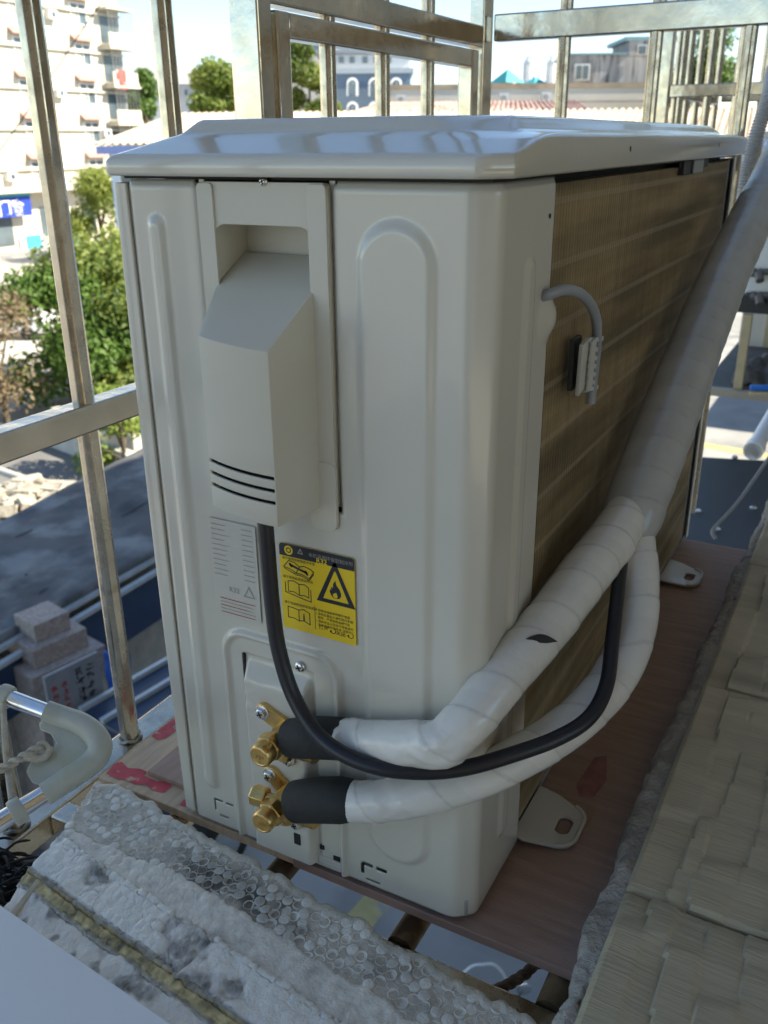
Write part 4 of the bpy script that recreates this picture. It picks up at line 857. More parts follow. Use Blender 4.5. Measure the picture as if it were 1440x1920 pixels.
wallbox(e0+ex*.5+ey*.6, e1+ey*.6, GZ, wz, .25, BLU, 'wall', sh); wallbox(e0+ex*.6+ey*.8, e0+ex*.6+ey*13, GZ, wz, .25, BLU, 'wall', sh)
wallbox(e0+ex*.1-ey*.05, e1-ey*.05, wz-.25, wz+.10, .12, M('blue_trim', (.14, .20, .42), .6), 'eave_trim', sh)
for k, (a, b) in enumerate(((.9, 2.3), (3.6, 5.0), (6.4, 7.8))):
    f = wallbox(e0+ex*a+ey*.45, e0+ex*b+ey*.45, wz-2.6, wz-.5, .08, FRAMEW, 'window', sh)
    for q in (0, 1): wallbox(e0+ex*(a+.08+q*(b-a)*.5)+ey*.39, e0+ex*(a+(b-a)*.5-.04+q*(b-a)*.5)+ey*.39, wz-2.5, wz-.6, .05, GLASS, 'pane', f)
sh2 = thing('tin_shed', 'low shed with a rust-red corrugated roof before the cream factory wall', 'shed', tuple(AT(880, 214, 57)-Vector((0, 0, 9))))
a0_, a1_, b0_, b1_ = AT(640, 216, 55), AT(1120, 216, 55), AT(720, 193, 60), AT(1080, 193, 60); a1_.z = a0_.z; b1_.z = b0_.z
o = obj('roof', corr(a0_, b0_, a1_, b1_, 44, .09), TINR, sh2, smooth=None); o.modifiers.new('t', 'SOLIDIFY').thickness = .05
wallbox(a0_.lerp(b0_, .3), a1_.lerp(b1_, .3), GZ, a0_.z, .3, BLU, 'wall', sh2); wallbox(b0_, b1_, GZ, b0_.z-.1, .3, BLU, 'wall', sh2)
# long cream factory
def slab(name, px0, px1, ytop, d, ybot_z, th, mat, par, dpx=0):
    a, b = AT(px0, ytop, d), AT(px1, ytop, d+dpx); zt = (a.z+b.z)/2; dirv = Vector((b.x-a.x, b.y-a.y, 0)).normalized(); nrm = Vector((-dirv.y, dirv.x, 0))
    mb = MB(); a2, b2 = a+nrm*th/2, b+nrm*th/2; mb.beam((a2.x, a2.y, (zt+ybot_z)/2), (b2.x, b2.y, (zt+ybot_z)/2), th, zt-ybot_z); return obj(name, mb, mat, par, smooth=None), dirv, nrm, zt
CRW = M('factory_wall', (.62, .57, .50), .9, var=.07, vs_=.4)
fac = thing('factory_building', 'long cream factory wall with a brown coping behind the tin roofs', 'building', tuple(AT(980, 200, 64)-Vector((0, 0, 9))))
slab('wall', 732, 1300, 164, 64, GZ, 8, CRW, fac); slab('coping', 728, 1304, 156, 63.85, AT(980, 166, 64).z, 8.3, M('coping_brown', (.36, .28, .20), .8, var=.2, vs_=1), fac)
slab('ledge', 732, 1300, 190, 63.9, AT(980, 193, 64).z, .15, M('coping_brown', (.36, .28, .20), .8), fac)
def panel(name, px0, py0, px1, py1, d, th, mat, par):
    a, b, c = AT(px0, py0, d), AT(px1, py0, d), AT((px0+px1)/2, py1, d); mb = MB(); mb.beam((a.x, a.y, (a.z+c.z)/2), (b.x, b.y, (a.z+c.z)/2), th, a.z-c.z); return obj(name, mb, mat, par, smooth=None)
f = panel('window', 1073, 199, 1101, 216, 63.7, .1, FRAMEW, fac); panel('pane', 1075, 201, 1086, 215, 63.6, .1, GLASS, f); panel('pane', 1088, 201, 1099, 215, 63.6, .1, GLASS, f)
ACW = M('ac_white', (.70, .70, .68), .5, var=.04)
for k, (x, y) in enumerate(((752, 187), (945, 184), (1024, 182))):
    t = thing('wall_air_conditioner', ('white air conditioner box on the factory wall next to the slate blue building', 'white air conditioner box on the factory wall below the larger teal roof', 'white air conditioner box on the factory wall below the water tanks')[k], 'air conditioner', tuple(AT(x, y+8, 63.5)), 'air conditioners on the factory wall')
    panel('casing', x-9, y-9, x+9, y+8, 63.3, .7, ACW, t); c = AT(x-1, y, 62.9); mb = MB(); mb.lathe(c, Vector(-AF), [(0, .20), (.03, .20)], 20); obj('fan_grille', mb, M('grille_dark', (.16, .16, .16), .6), t)
# stained grey building
sb = thing('stained_building', 'grey building with a rain-streaked parapet above the cream factory', 'building', tuple(AT(1170, 150, 72)-Vector((0, 0, 11))))
STN = M('stained_parapet', (.34, .335, .33), .95, var=.3, vs_=.9, stretch=(2, 2, .22), col2=(.12, .115, .11), c2s=1.3, c2lo=.52, c2hi=.66)
slab('wall', 1072, 1262, 103, 72, GZ, 7, STN, sb); slab('stair_tower', 1182, 1268, 76, 71.6, AT(1220, 104, 72).z, 6, STN, sb); slab('roof_edge', 1174, 1276, 68, 71.4, AT(1220, 76, 71.6).z, 6.6, M('teal_grey', (.18, .30, .34), .6), sb); slab('roof_edge', 1068, 1181, 99, 71.8, AT(1120, 103, 72).z, 7.3, M('teal_grey', (.18, .30, .34), .6), sb)
f = panel('window', 1078, 120, 1107, 150, 71.9, .12, FRAMEW, sb); panel('pane', 1081, 123, 1091, 148, 71.75, .1, GLASS, f); panel('pane', 1094, 123, 1104, 148, 71.75, .1, GLASS, f)
f = panel('window', 1196, 84, 1214, 102, 71.5, .12, FRAMEW, sb); panel('pane', 1198, 86, 1212, 101, 71.35, .1, GLASS, f)
# teal pyramid roofs and white tanks
def pavilion(px, ya, px0, px1, yb, d, lab):
    c = AT(px, yb, d); s = (px1-px0)/2/FPX*d; h = (yb-ya)/FPX*d; t = thing('pavilion', lab, 'pavilion', (c.x, c.y, GZ), 'teal roofed pavilions')
    mb = MB(); q = [(c.x+s*1.0*math.cos(a), c.y+s*1.0*math.sin(a), c.z) for a in (.3, 1.87, 3.44, 5.01)]; mb.add(q+[(c.x, c.y, c.z+h)], [(0, 1, 4), (1, 2, 4), (2, 3, 4), (3, 0, 4), (3, 2, 1, 0)]); obj('roof', mb, M('teal_tile', (.05, .34, .38), .6, var=.1), t, smooth=None)
    mb = MB(); mb.box2((c.x-s*.6, c.y-s*.6, GZ), (c.x+s*.6, c.y+s*.6, c.z)); obj('tower', mb, CRW, t, smooth=None)
pavilion(951, 132, 912, 980, 156, 74, 'larger pavilion with a taller teal pyramid roof behind the factory'); pavilion(1003, 146, 974, 1034, 160, 76, 'smaller pavilion with a low teal pyramid roof in front of the water tanks')
for x, lab in ((993, 'white water tank tower right above the teal pyramid roofs'), (1036, 'white water tank tower next to the rain-streaked grey building')):
    c = AT(x, 150, 95); t = thing('water_tank', lab, 'water tank', (c.x, c.y, GZ), 'white water tanks'); mb = MB(); mb.lathe((c.x, c.y, GZ), (0, 0, 1), [(0, .75), (c.z+1.6-GZ, .75), (c.z+1.9-GZ, .5)], 20); obj('tank', mb, M('tank_white', (.74, .74, .74), .5), t)
    mb = MB(); [mb.tube([(c.x+.95*math.cos(a), c.y+.95*math.sin(a), GZ), (c.x+.95*math.cos(a), c.y+.95*math.sin(a), c.z+2.1)], .07, 6) for a in (.5, 2.6, 4.7)]; mb.tube([(c.x+.95*math.cos(a), c.y+.95*math.sin(a), c.z+2.1) for a in np.linspace(0, 6.3, 16)], .06, 6); obj('railing', mb, M('tank_rail', (.55, .55, .53), .5), t)
# blue-grey villa with arched windows
vl = thing('blue_building', 'slate blue building with white arched windows and terrace roofs', 'building', tuple(AT(680, 205, 80)-Vector((0, 0, 11))))
SLB = M('slate_blue', (.20, .27, .36), .85, var=.08, vs_=.6); WHT = M('trim_white', (.66, .66, .66), .8)
slab('wall', 604, 770, 138, 80, GZ, 9, SLB, vl); slab('cornice', 598, 776, 128, 79.7, AT(680, 138, 80).z, 9.5, M('cornice_grey', (.45, .50, .55), .8), vl)
slab('upper_wall', 600, 768, 102, 84, AT(680, 129, 80).z, 7, WHT, vl); slab('upper_roof', 590, 780, 92, 83.6, AT(680, 101, 84).z, 8, M('roof_slate', (.24, .26, .30), .7), vl)
for x in (622, 640, 660, 684, 706, 728): panel('terrace_window', x-5, 106, x+5, 118, 83.7, .2, GLASS, vl)
def archwin(px, y0, y1, hw, d, par):
    def loop(k, up=0): 
        pts = [(-hw*k, y1), (hw*k, y1)]+[(hw*k*math.cos(R_(a)), y0+hw-hw*k*math.sin(R_(a))) for a in range(0, 181, 20)]
        return pts
    def fr(off): return lambda u, v, w_: tuple(AT(px+u, v, d-off-w_))
    f = obj('arched_window', MB().prism(loop(1.35), [], fr(0), .15), WHT, par, smooth=None); obj('pane', MB().prism(loop(.80), [], fr(.16), .05), GLASS, f, org=par['_w'], smooth=None)
    panel('mullion', px-.8, y0+6, px+.8, y1, d-.25, .06, WHT, f)
for x in (661, 702, 743):
    archwin(x, 148, 180, 8, 79.6, vl); archwin(x, 193, 225, 8, 79.6, vl)
gb = thing('glass_building', 'low building with a blue glass top behind the tall green tree', 'building', tuple(AT(570, 120, 100)-Vector((0, 0, 14))))
slab('wall', 520, 602, 106, 100, GZ, 8, CRW, gb); slab('glass_band', 524, 600, 84, 100.2, AT(570, 106, 100).z, 7.5, M('blue_glass', (.12, .28, .45), .25), gb); slab('roof', 516, 606, 77, 99.6, AT(570, 84, 100).z, 9, M('roof_slate', (.24, .26, .30), .7), gb)
for i, (x0, x1, yt, d, lab) in enumerate(((246, 330, 150, 130, 'white far house with a pale grey roof left of the trees'), (318, 420, 158, 118, 'long white far house behind the round yellow-green tree'))):
    h = thing('far_house', lab, 'house', tuple(AT((x0+x1)/2, 200, d)-Vector((0, 0, 9)))); o, dv, nv_, zt = slab('wall', x0, x1, yt, d, GZ, 9, WHT, h)
    a, b = AT(x0-4, yt, d-.6), AT(x1+4, yt, d-.6); b.z = a.z; rdg = Vector((0, 0, 2.2)); mb = MB(); a2, b2 = a+nv_*10.5, b+nv_*10.5; mm, nn_ = a+nv_*5+rdg, b+nv_*5+rdg
    mb.add([a, b, b2, a2, mm, nn_], [(0, 1, 5, 4), (2, 3, 4, 5), (0, 4, 3), (1, 2, 5), (0, 3, 2, 1)]); obj('roof', mb, M('roof_pale', (.36, .36, .36), .8, var=.1), h, smooth=None)
    for k in range(5): xx = x0+(k+.5)*(x1-x0)/5; f = panel('window', xx-4, yt+9, xx+4, yt+22, d-.15, .2, FRAMEW, h); panel('pane', xx-3, yt+10, xx+3, yt+21, d-.28, .1, GLASS, f)
# low neighbour down the road on our side
nb = thing('neighbour_building', 'low grey building further along our facade', 'building', (6, 33, GZ)); mb = MB(); mb.box2((.2, 27.2, GZ), (11, 40, -3.6)); obj('wall', mb, WALLM, nb); mb = MB(); mb.box2((0, 27, -3.6), (11.2, 40.2, -3.35)); obj('roof_slab', mb, CONC, nb)
# overhead wire
obj('overhead_wire', MB().tube(crom([AT(260, -110, 30), AT(192, 2, 30), AT(150, 62, 30), AT(85, 160, 30), AT(0, 282, 30), AT(-60, 360, 30)], step=6), .022, 6), BLACKP, label='black overhead wire crossing before the cream apartment block', cat='wire')

# ------------------------------------------------------------------ trees
def leafmat(name): return M(name, (.1, .2, .05), .55, attr='Col', var=0, trans=.45)
LEAF = leafmat('leaves')
BARK = M('bark', (.10, .075, .05), .9, var=.3, vs_=6)
def tree(name, label, base, h, rad, n, leaf, c1, c2, cat='tree', seed=1, lobes=9, trunk=.3, group=None, lowc=.15, sq=1.0):
    r = np.random.default_rng(seed); base = Vector(base); t = thing(name, label, cat, tuple(base), group)
    lc = []
    for k in range(lobes):
        a = r.uniform(0, 6.28); q = rad*math.sqrt(r.uniform(0, .75)); z = h*(lowc+(1-lowc)*r.uniform(.05, .95)); q *= min(1, 1.25*(1-abs((z/h-.45))*.9))
        lc.append((q*math.cos(a), q*math.sin(a), z, rad*r.uniform(.35, .6)))
    lc.append((0, 0, h*.86, rad*.4*sq))
    mb = MB(); mb.tube([base, base+Vector((.02*h, 0, h*.3)), base+Vector((-.01*h, .01*h, h*.75))], [h*.03, h*.022, h*.006], 8)
    for x, y, z, q in lc[:7]: mb.tube([base+Vector((0, 0, h*min(.45, z/h*.4))), base+Vector((x*.5, y*.5, z*.75)), base+Vector((x, y, z))], [h*.012, h*.008, h*.003], 6)
    obj('trunk', mb, BARK, t)
    cnt = np.array([q**2 for *_, q in lc]); pick = r.choice(len(lc), n, p=cnt/cnt.sum()); d = r.normal(size=(n, 3)); d /= np.linalg.norm(d, axis=1)[:, None]
    rr_ = r.uniform(.25, 1.08, n)**.6; Q = np.array([l[3] for l in lc])[pick]; P = np.array([l[:3] for l in lc])[pick]+d*(rr_*Q)[:, None]*np.array((1, 1, .8)); P[:, 2] = np.maximum(P[:, 2], .08*h*r.uniform(.2, 1, n))
    nrm = d*.9+r.normal(size=(n, 3))*.7+np.array((0, 0, .35)); nrm /= np.linalg.norm(nrm, axis=1)[:, None]; u = np.cross(nrm, r.normal(size=(n, 3))); u /= np.linalg.norm(u, axis=1)[:, None]; v = np.cross(nrm, u); s = leaf*r.uniform(.6, 1.3, n)[:, None]
    V = np.stack([P-u*s, P-v*s*.45+nrm*s*.1, P+u*s, P+v*s*.45+nrm*s*.1], 1).reshape(-1, 3)
    mb = MB(); mb.v = [tuple(p) for p in V+np.array(base)]; mb.f = [(4*i, 4*i+1, 4*i+2, 4*i+3) for i in range(n)]
    o = obj('crown', mb, LEAF, t, smooth='grid'); o.data.polygons.foreach_set('use_smooth', [False]*n)
    k = r.uniform(0, 1, n)*.6+.4*r.uniform(0, 1, len(lc))[pick]; col = np.array(c1)[None]*(1-k[:, None])+np.array(c2)[None]*k[:, None]; col = np.repeat(np.concatenate([col, np.ones((n, 1))], 1), 4, 0)
    ca = o.data.color_attributes.new('Col', 'FLOAT_COLOR', 'POINT'); ca.data.foreach_set('color', col.astype(np.float32).ravel()); return t
GR1, GR2 = (.045, .105, .02), (.17, .28, .055); YG1, YG2 = (.12, .19, .035), (.33, .37, .08)
def G_(px, py): return ATZ(px, py, GZ)
B = G_(140, 765); tree('bush', 'tall dense green bush by the low concrete wall', B, 4.3, 2.0, 9500, .115, GR1, GR2, 'bush', 11, 14, lowc=.1)
B = G_(232, 745); tree('bush', 'green bush half hidden behind the air conditioner edge', B, 4.9, 1.9, 8500, .115, GR1, YG2, 'bush', 12, 12, lowc=.1)
B = G_(206, 705); tree('bush', 'leafy yellow-green shrub behind the two dense bushes', B, 4.6, 1.7, 6500, .12, YG1, YG2, 'bush', 13, 10, lowc=.2)
B = G_(14, 800); tree('dry_shrub', 'dry pinkish shrub with thin bare twigs beside the green bush', B, 3.6, 1.7, 2600, .09, (.22, .15, .09), (.34, .27, .16), 'bush', 14, 12, lowc=.15)
B = G_(236, 892); tree('bush', 'small bright green plant at the foot of the bushes', B, 2.3, .95, 2600, .085, GR2, YG2, 'bush', 15, 6, lowc=.1)
B = G_(195, 487); tree('street_tree', 'small yellow-green tree standing before the blue shop boards', B, 5.6, 2.5, 7000, .15, YG1, YG2, seed=16, lobes=12, lowc=.3)
def far(px, ptop, pbot, wpx, d, lab, c1, c2, seed, n=3500, lowc=.12):
    b = AT(px, pbot, d); base = Vector((b.x, b.y, GZ)); top = AT(px, ptop, d).z; h = top-GZ; tree('tree', lab, base, h, wpx/2/FPX*d, int(n*1.7), 0.0030*d, c1, c2, seed=seed, lobes=16, lowc=lowc, sq=.8)
far(268, 128, 215, 78, 85, 'green tree between the apartment block and the far white house', GR1, GR2, 21, lowc=.4)
far(412, 112, 215, 112, 62, 'round yellow-green tree above the tin roof with a pointed top', YG1, YG2, 22, 5200, lowc=.45)
far(580, 78, 215, 104, 58, 'tall bushy bright green tree beside the slate blue building', GR1, YG2, 23, 6500, lowc=.35)
far(650, 195, 215, 46, 66, 'low bright green tree at the foot of the slate blue building', GR1, YG2, 24, 1500, lowc=.3)
far(1300, 60, 215, 150, 60, 'big dark green tree behind the dense cage bars', GR1, GR2, 25, 6000, lowc=.3)
far(1225, 160, 215, 50, 62, 'dark tree at the end of the cream factory wall', (.02, .05, .015), GR1, 26, 1800, lowc=.3)

# ------------------------------------------------------------------ things down in the yard at the left
RZ = -4.2
ROOFM = M('bitumen_roof', (.105, .107, .108), .85, var=.3, vs_=1.6, bump=.03, bs=2.6, col2=(.25, .25, .245), c2s=1.5, c2lo=.50, c2hi=.68)
gh = thing('gatehouse', 'flat-roofed gatehouse with a dark bitumen roof and blue fascia', 'building', tuple(ATZ(160, 1050, GZ)))
rp_ = [ATZ(-160, 1075, RZ), ATZ(150, 912, RZ), ATZ(330, 822, RZ), ATZ(330, 1026, RZ), ATZ(105, 1158, RZ), ATZ(-160, 1310, RZ)]
mb = MB(); nU, nV = 46, 30; G = []
for i in range(nU):
    row = []
    for j in range(nV):
        t, s = i/(nU-1), j/(nV-1); p = rp_[0].lerp(rp_[2], t).lerp(rp_[5].lerp(rp_[3], t), s); ed = min(1, min(t, 1-t, s, 1-s)*14)
        lap = .03*(1 if (s*4.2+.25*math.sin(t*5)) % 1 < .06 else 0); row.append((p.x, p.y, RZ+ed*(.05*fbm(p.x, p.y, .5, 3)+.02*fbm(p.x, p.y, 2.0, 5)+lap)))
    G.append(row)
o = obj('roof', mb.grid(G), ROOFM, gh, smooth='grid'); o.modifiers.new('t', 'SOLIDIFY').thickness = .12
# overlapping felt seams
for s in (.30, .62, .86):
    pts = []
    for i in range(30): t = i/29; p = rp_[0].lerp(rp_[2], t).lerp(rp_[5].lerp(rp_[3], t), s+.03*math.sin(t*6+s*9)); pts.append((p.x, p.y, RZ+.07+.05*fbm(p.x, p.y, .5, 3)))
    obj('felt_seam', MB().tube(pts, [.05]*30, 6), M('felt_black', (.03, .03, .032), .8, var=.2), gh)
fa, fb = rp_[3], rp_[5]; fd = (fb-fa).normalized(); fn = Vector((fd.y, -fd.x, 0)); fn = fn if fn.dot(Vector((1, 0, 0))) > 0 else -fn
FLASH = M('flashing', (.52, .55, .57), .45, .3, var=.1)
for k, (off, zz) in enumerate(((.02, .02), (.16, -.06))):
    mb = MB(); mb.beam(fa+fn*off+Vector((0, 0, zz)), fb+fn*off+Vector((0, 0, zz)), .07, .05); obj('flashing', mb, FLASH, gh, smooth=None)
mb = MB(); mb.beam(fa+fn*.08+Vector((0, 0, -.42)), fb+fn*.08+Vector((0, 0, -.42)), .10, .62); obj('fascia', mb, M('fascia_blue', (.022, .05, .11), .5, var=.15, vs_=3), gh, smooth=None)
mb = MB(); P = [rp_[0]*.92+rp_[3]*.08, rp_[2]*.92+rp_[5]*.08, rp_[3]*.92+rp_[0]*.08, rp_[5]*.92+rp_[2]*.08]; mb.prism([tuple(p[:2]) for p in P], [], lambda u, v, w_: (u, v, GZ+w_), RZ-GZ-.13); obj('wall', mb, M('gate_wall', (.42, .40, .36), .9, var=.15), gh, smooth=None)
# broken sunlit slab beyond the roof
rb = thing('rubble_slab', 'broken pale concrete slab with rubble beyond the bitumen roof', 'rubble', tuple(ATZ(40, 940, GZ)))
r5 = random.Random(9); S1 = [ATZ(-120, 925, -4.6), ATZ(60, 893, -4.6), ATZ(165, 898, -4.6), ATZ(150, 925, -4.6), ATZ(-120, 1060, -4.6)]
RUB = M('rubble', (.42, .38, .32), .95, var=.3, vs_=3, bump=.02, bs=8, col2=(.22, .19, .15), c2s=3, c2lo=.5, c2hi=.62)
mb = MB(); mb.prism([tuple(p[:2]) for p in S1], [], lambda u, v, w_: (u, v, GZ+w_), 2.36); obj('slab', mb, RUB, rb, smooth=None)
mb = MB()
for k in range(70):
    p = ATZ(r5.uniform(-10, 132), r5.uniform(912, 970), -4.62); s = r5.uniform(.06, .26); vv = [Vector((r5.uniform(-1, 1), r5.uniform(-1, 1), r5.uniform(-.3, .8)))*s+p for _ in range(8)]
    mb.box(p+Vector((0, 0, s*.3)), (s*r5.uniform(.8, 1.8), s, s*.7), Matrix.Rotation(r5.uniform(0, 6), 3, 'Z') @ Matrix.Rotation(r5.uniform(-.4, .4), 3, 'X'))
obj('rubble', mb, RUB, rb, smooth=None, kind='stuff')
for a, b in (((32, 960), (68, 946)), ((92, 938), (122, 926))):
    p, q = ATZ(*a, -4.60), ATZ(*b, -4.60); mb = MB(); mb.beam(p, q, .16, .10); obj('gap_block', mb, DARK, rb, smooth=None)
# pale kerb and planter walls
KER = M('kerb', (.52, .50, .45), .9, var=.12, vs_=2); mb = MB()
p, q = ATZ(-60, 862, -4.9), ATZ(330, 985, -4.9)
kb = obj('white_pipe', MB().tube([p, p.lerp(q, .5)+Vector((0, 0, -.06)), q], .075, 10), KER, label='pale pipe running across behind the bitumen roof', cat='pipe')
for k, (a, b) in enumerate((((92, 832), (250, 892)), ((108, 800), (262, 858)))):
    p, q = G_(*a), G_(*b); mb = MB(); mb.beam(p+Vector((0, 0, .3)), q+Vector((0, 0, .3)), .28, .6); obj('planter_wall', mb, KER, smooth=None, bevel=.02, label=('low concrete kerb wall edging the driveway below the bushes', 'second low concrete wall close against the bushes')[k], cat='wall', group='planter walls')
# gate pillar
pc_ = AT(80, 1168, 9.5); GRN = M('pink_granite', (.33, .265, .235), .55, var=.18, vs_=14, bump=.002, bs=60, col2=(.42, .37, .34), c2s=30, c2lo=.5, c2hi=.62)
gp = thing('gate_pillar', 'pinkish granite gate pillar with a stepped square cap', 'pillar', (pc_.x, pc_.y, GZ)); rz_ = Matrix.Rotation(R_(-12), 3, 'Z'); tz = pc_.z+.12
for k, (s, h0, h1) in enumerate(((.40, -.20, 0), (.62, -.42, -.2005), (.86, -.72, -.4205))):
    mb = MB(); mb.box((pc_.x, pc_.y, tz+(h0+h1)/2), (s, s, h1-h0), rz_); obj('cap_stone', mb, GRN, gp, smooth=None, bevel=.008)
mb = MB(); mb.box((pc_.x, pc_.y, (GZ+tz-.7205)/2), (.74, .74, tz-.7205-GZ), rz_); obj('shaft', mb, GRN, gp, smooth=None, bevel=.01)
# notice board
s0, s1 = AT(81, 1270, 8.35), AT(180, 1212, 8.75); s1.z = s0.z+.0; bdv = (s1-s0).normalized(); bn = Vector((bdv.y, -bdv.x, 0)); bn = bn if bn.dot(Vector(AF)) < 0 else -bn; BW = (s1-s0).length; BH = 1.5
nbd = thing('notice_board', 'grey notice board with red and black vertical lettering leaning by the granite pillar', 'sign', (s0.x, s0.y, GZ))
mb = MB(); mb.beam(s0+Vector((0, 0, -BH/2)), s1+Vector((0, 0, -BH/2)), .04, BH); obj('board', mb, M('board_grey', (.22, .235, .26), .5, var=.06), nbd, smooth=None)
for t in (.05, .95): pq = s0.lerp(s1, t); mb = MB(); mb.box2((pq.x-.03, pq.y-.03, GZ), (pq.x+.03, pq.y+.03, s0.z-BH+.01)); obj('leg', mb, BLACKP, nbd, smooth=None)
r6 = random.Random(5)
for name, mat, cols in (('black_lettering', INK, (.60, .80)), ('red_lettering', M('red_ink', (.40, .04, .05), .6), (.14, .33))):
    mb = MB()
    for ci, c in enumerate(cols):
        n = 14 if mat is INK else 12; sz = .075 if mat is INK else .062
        for k in range(n):
            cc = s0+bdv*(BW*c)+bn*.024+Vector((0, 0, -.10-k*sz*1.3-(.06 if mat is not INK else 0)))
            for _ in range(8):
                hz = r6.random() < .5; o_ = bdv*r6.uniform(-.35, .35)*sz+Vector((0, 0, r6.uniform(-.4, .4)*sz)); ln_ = sz*r6.uniform(.35, .75)
                if hz: mb.beam(cc+o_*1.1-bdv*ln_/2, cc+o_*1.1+bdv*ln_/2, .004, .006)
                else: mb.beam(cc+o_*1.1-Vector((0, 0, ln_/2)), cc+o_*1.1+Vector((0, 0, ln_/2)), .006, .004, up=bn)
    obj(name, mb, mat, nbd, smooth=None, kind='stuff')
# blue truck bed and a hanging banner
TRB = M('truck_blue', (.018, .036, .075), .4, var=.2, vs_=4); tk = thing('truck', 'dark blue parked truck body with pale edge strips below the gatehouse', 'truck', tuple(G_(255, 1300)))
ta, tb_ = AT(150, 1335, 8.6), AT(345, 1222, 9.6); tb_.z = ta.z; tn = Vector((-(tb_-ta).y, (tb_-ta).x, 0)).normalized(); tn = tn if tn.dot(Vector(AF)) > 0 else -tn; tzb = ta.z
mb = MB(); mb.beam(ta-tn*.7+Vector((0, 0, -.35)), tb_-tn*.7+Vector((0, 0, -.35)), 1.4, .7); obj('cargo_bed', mb, TRB, tk, smooth=None, bevel=.03)
for off in (0.01, -.32): mb = MB(); mb.beam(ta-tn*(-off if off < 0 else 0)+Vector((0, 0, .02)), tb_-tn*(-off if off < 0 else 0)+Vector((0, 0, .02)), .05, .05); obj('edge_strip', mb, FLASH, tk, smooth=None)
td = (tb_-ta).normalized()
for t in (.12, .85):
    c = ta.lerp(tb_, t)-tn*.35; c.z = GZ+.42; mb = MB(); mb.lathe(c, -tn, [(0, .40), (.03, .42), (.22, .42), (.25, .38)], 24); w_ = obj('wheel', mb, RUBBER, tk); mb = MB(); mb.lathe(c-tn*.251, -tn, [(0, .24), (.01, .22)], 20); obj('rim', mb, ZINC, w_, org=tk['_w'])
mb = MB(); mb.beam(ta-tn*.7+Vector((0, 0, -.80)), tb_-tn*.7+Vector((0, 0, -.80)), .8, .2); obj('chassis', mb, BLACKP, tk, smooth=None)
pb0 = AT(192, 1222, 9.4); mb = MB(); g = [[(pb0+Vector((AR[0], AR[1], 0))*(.0+.03*i)+Vector((0, 0, .0-.055*j))+Vector((AF[0], AF[1], 0))*(.02*math.sin(i*1.4)+.02*math.sin(j))) for j in range(12)] for i in range(10)]
o = obj('tarpaulin', mb.grid(g), M('tarp_blue', (.02, .12, .48), .5, var=.3, vs_=4, col2=(.5, .5, .55), c2s=3, c2lo=.6, c2hi=.66), label='crumpled bright blue plastic sheet hanging beside the notice board', cat='tarpaulin', smooth='grid'); o.modifiers.new('t', 'SOLIDIFY').thickness = .02
# white car on the plaza
cb = G_(8, 632); car = thing('parked_car', 'white car parked on the pale paving behind the bushes', 'car', (cb.x, cb.y, GZ)); cd = Vector((AR[0], AR[1], 0)).normalized(); cn = Vector((-cd.y, cd.x, 0))
prof = [(-2.1, .35), (-2.15, .75), (-1.6, .92), (-.95, 1.0), (-.35, 1.42), (.75, 1.45), (1.5, 1.05), (2.05, .95), (2.15, .55), (2.1, .3)]
def carfr(sc, z0=0): return lambda u, v, w_: tuple(Vector((cb.x, cb.y, GZ))+cd*u+cn*(w_-.85)*sc+Vector((0, 0, v+z0)))
obj('body', MB().prism(prof, [], carfr(1), 1.7), M('car_white', (.78, .78, .78), .3, coat=.5, var=.02), car, bevel=.12, seg=3)
obj('glasshouse', MB().prism([(-.98, 1.0), (-.38, 1.36), (.74, 1.39), (1.40, 1.03)], [], lambda u, v, w_: carfr(1)(u, v, w_*1.72-.01), 1.0), M('car_glass', (.02, .03, .035), .1, var=0), car, smooth=None)
mb = MB(); q = [Vector((cb.x, cb.y, GZ))+cd*a+cn*b+Vector((0, 0, c)) for a, b, c in ((-1.0, -.7, 1.02), (-1.0, .7, 1.02), (-.36, .62, 1.445), (-.36, -.62, 1.445))]; mb.add([p+Vector((-.03, 0, .03)) for p in q], [(0, 1, 2, 3)]); obj('windscreen', mb, MATS['car_glass'], car, smooth=None)
for sx in (-1.35, 1.35):
    for sy in (-.86, .80): mb = MB(); mb.lathe(Vector((cb.x, cb.y, GZ+.31))+cd*sx+cn*sy, cn, [(0, .28), (.02, .31), (.10, .31), (.12, .28)], 20); obj('wheel', mb, RUBBER, car)
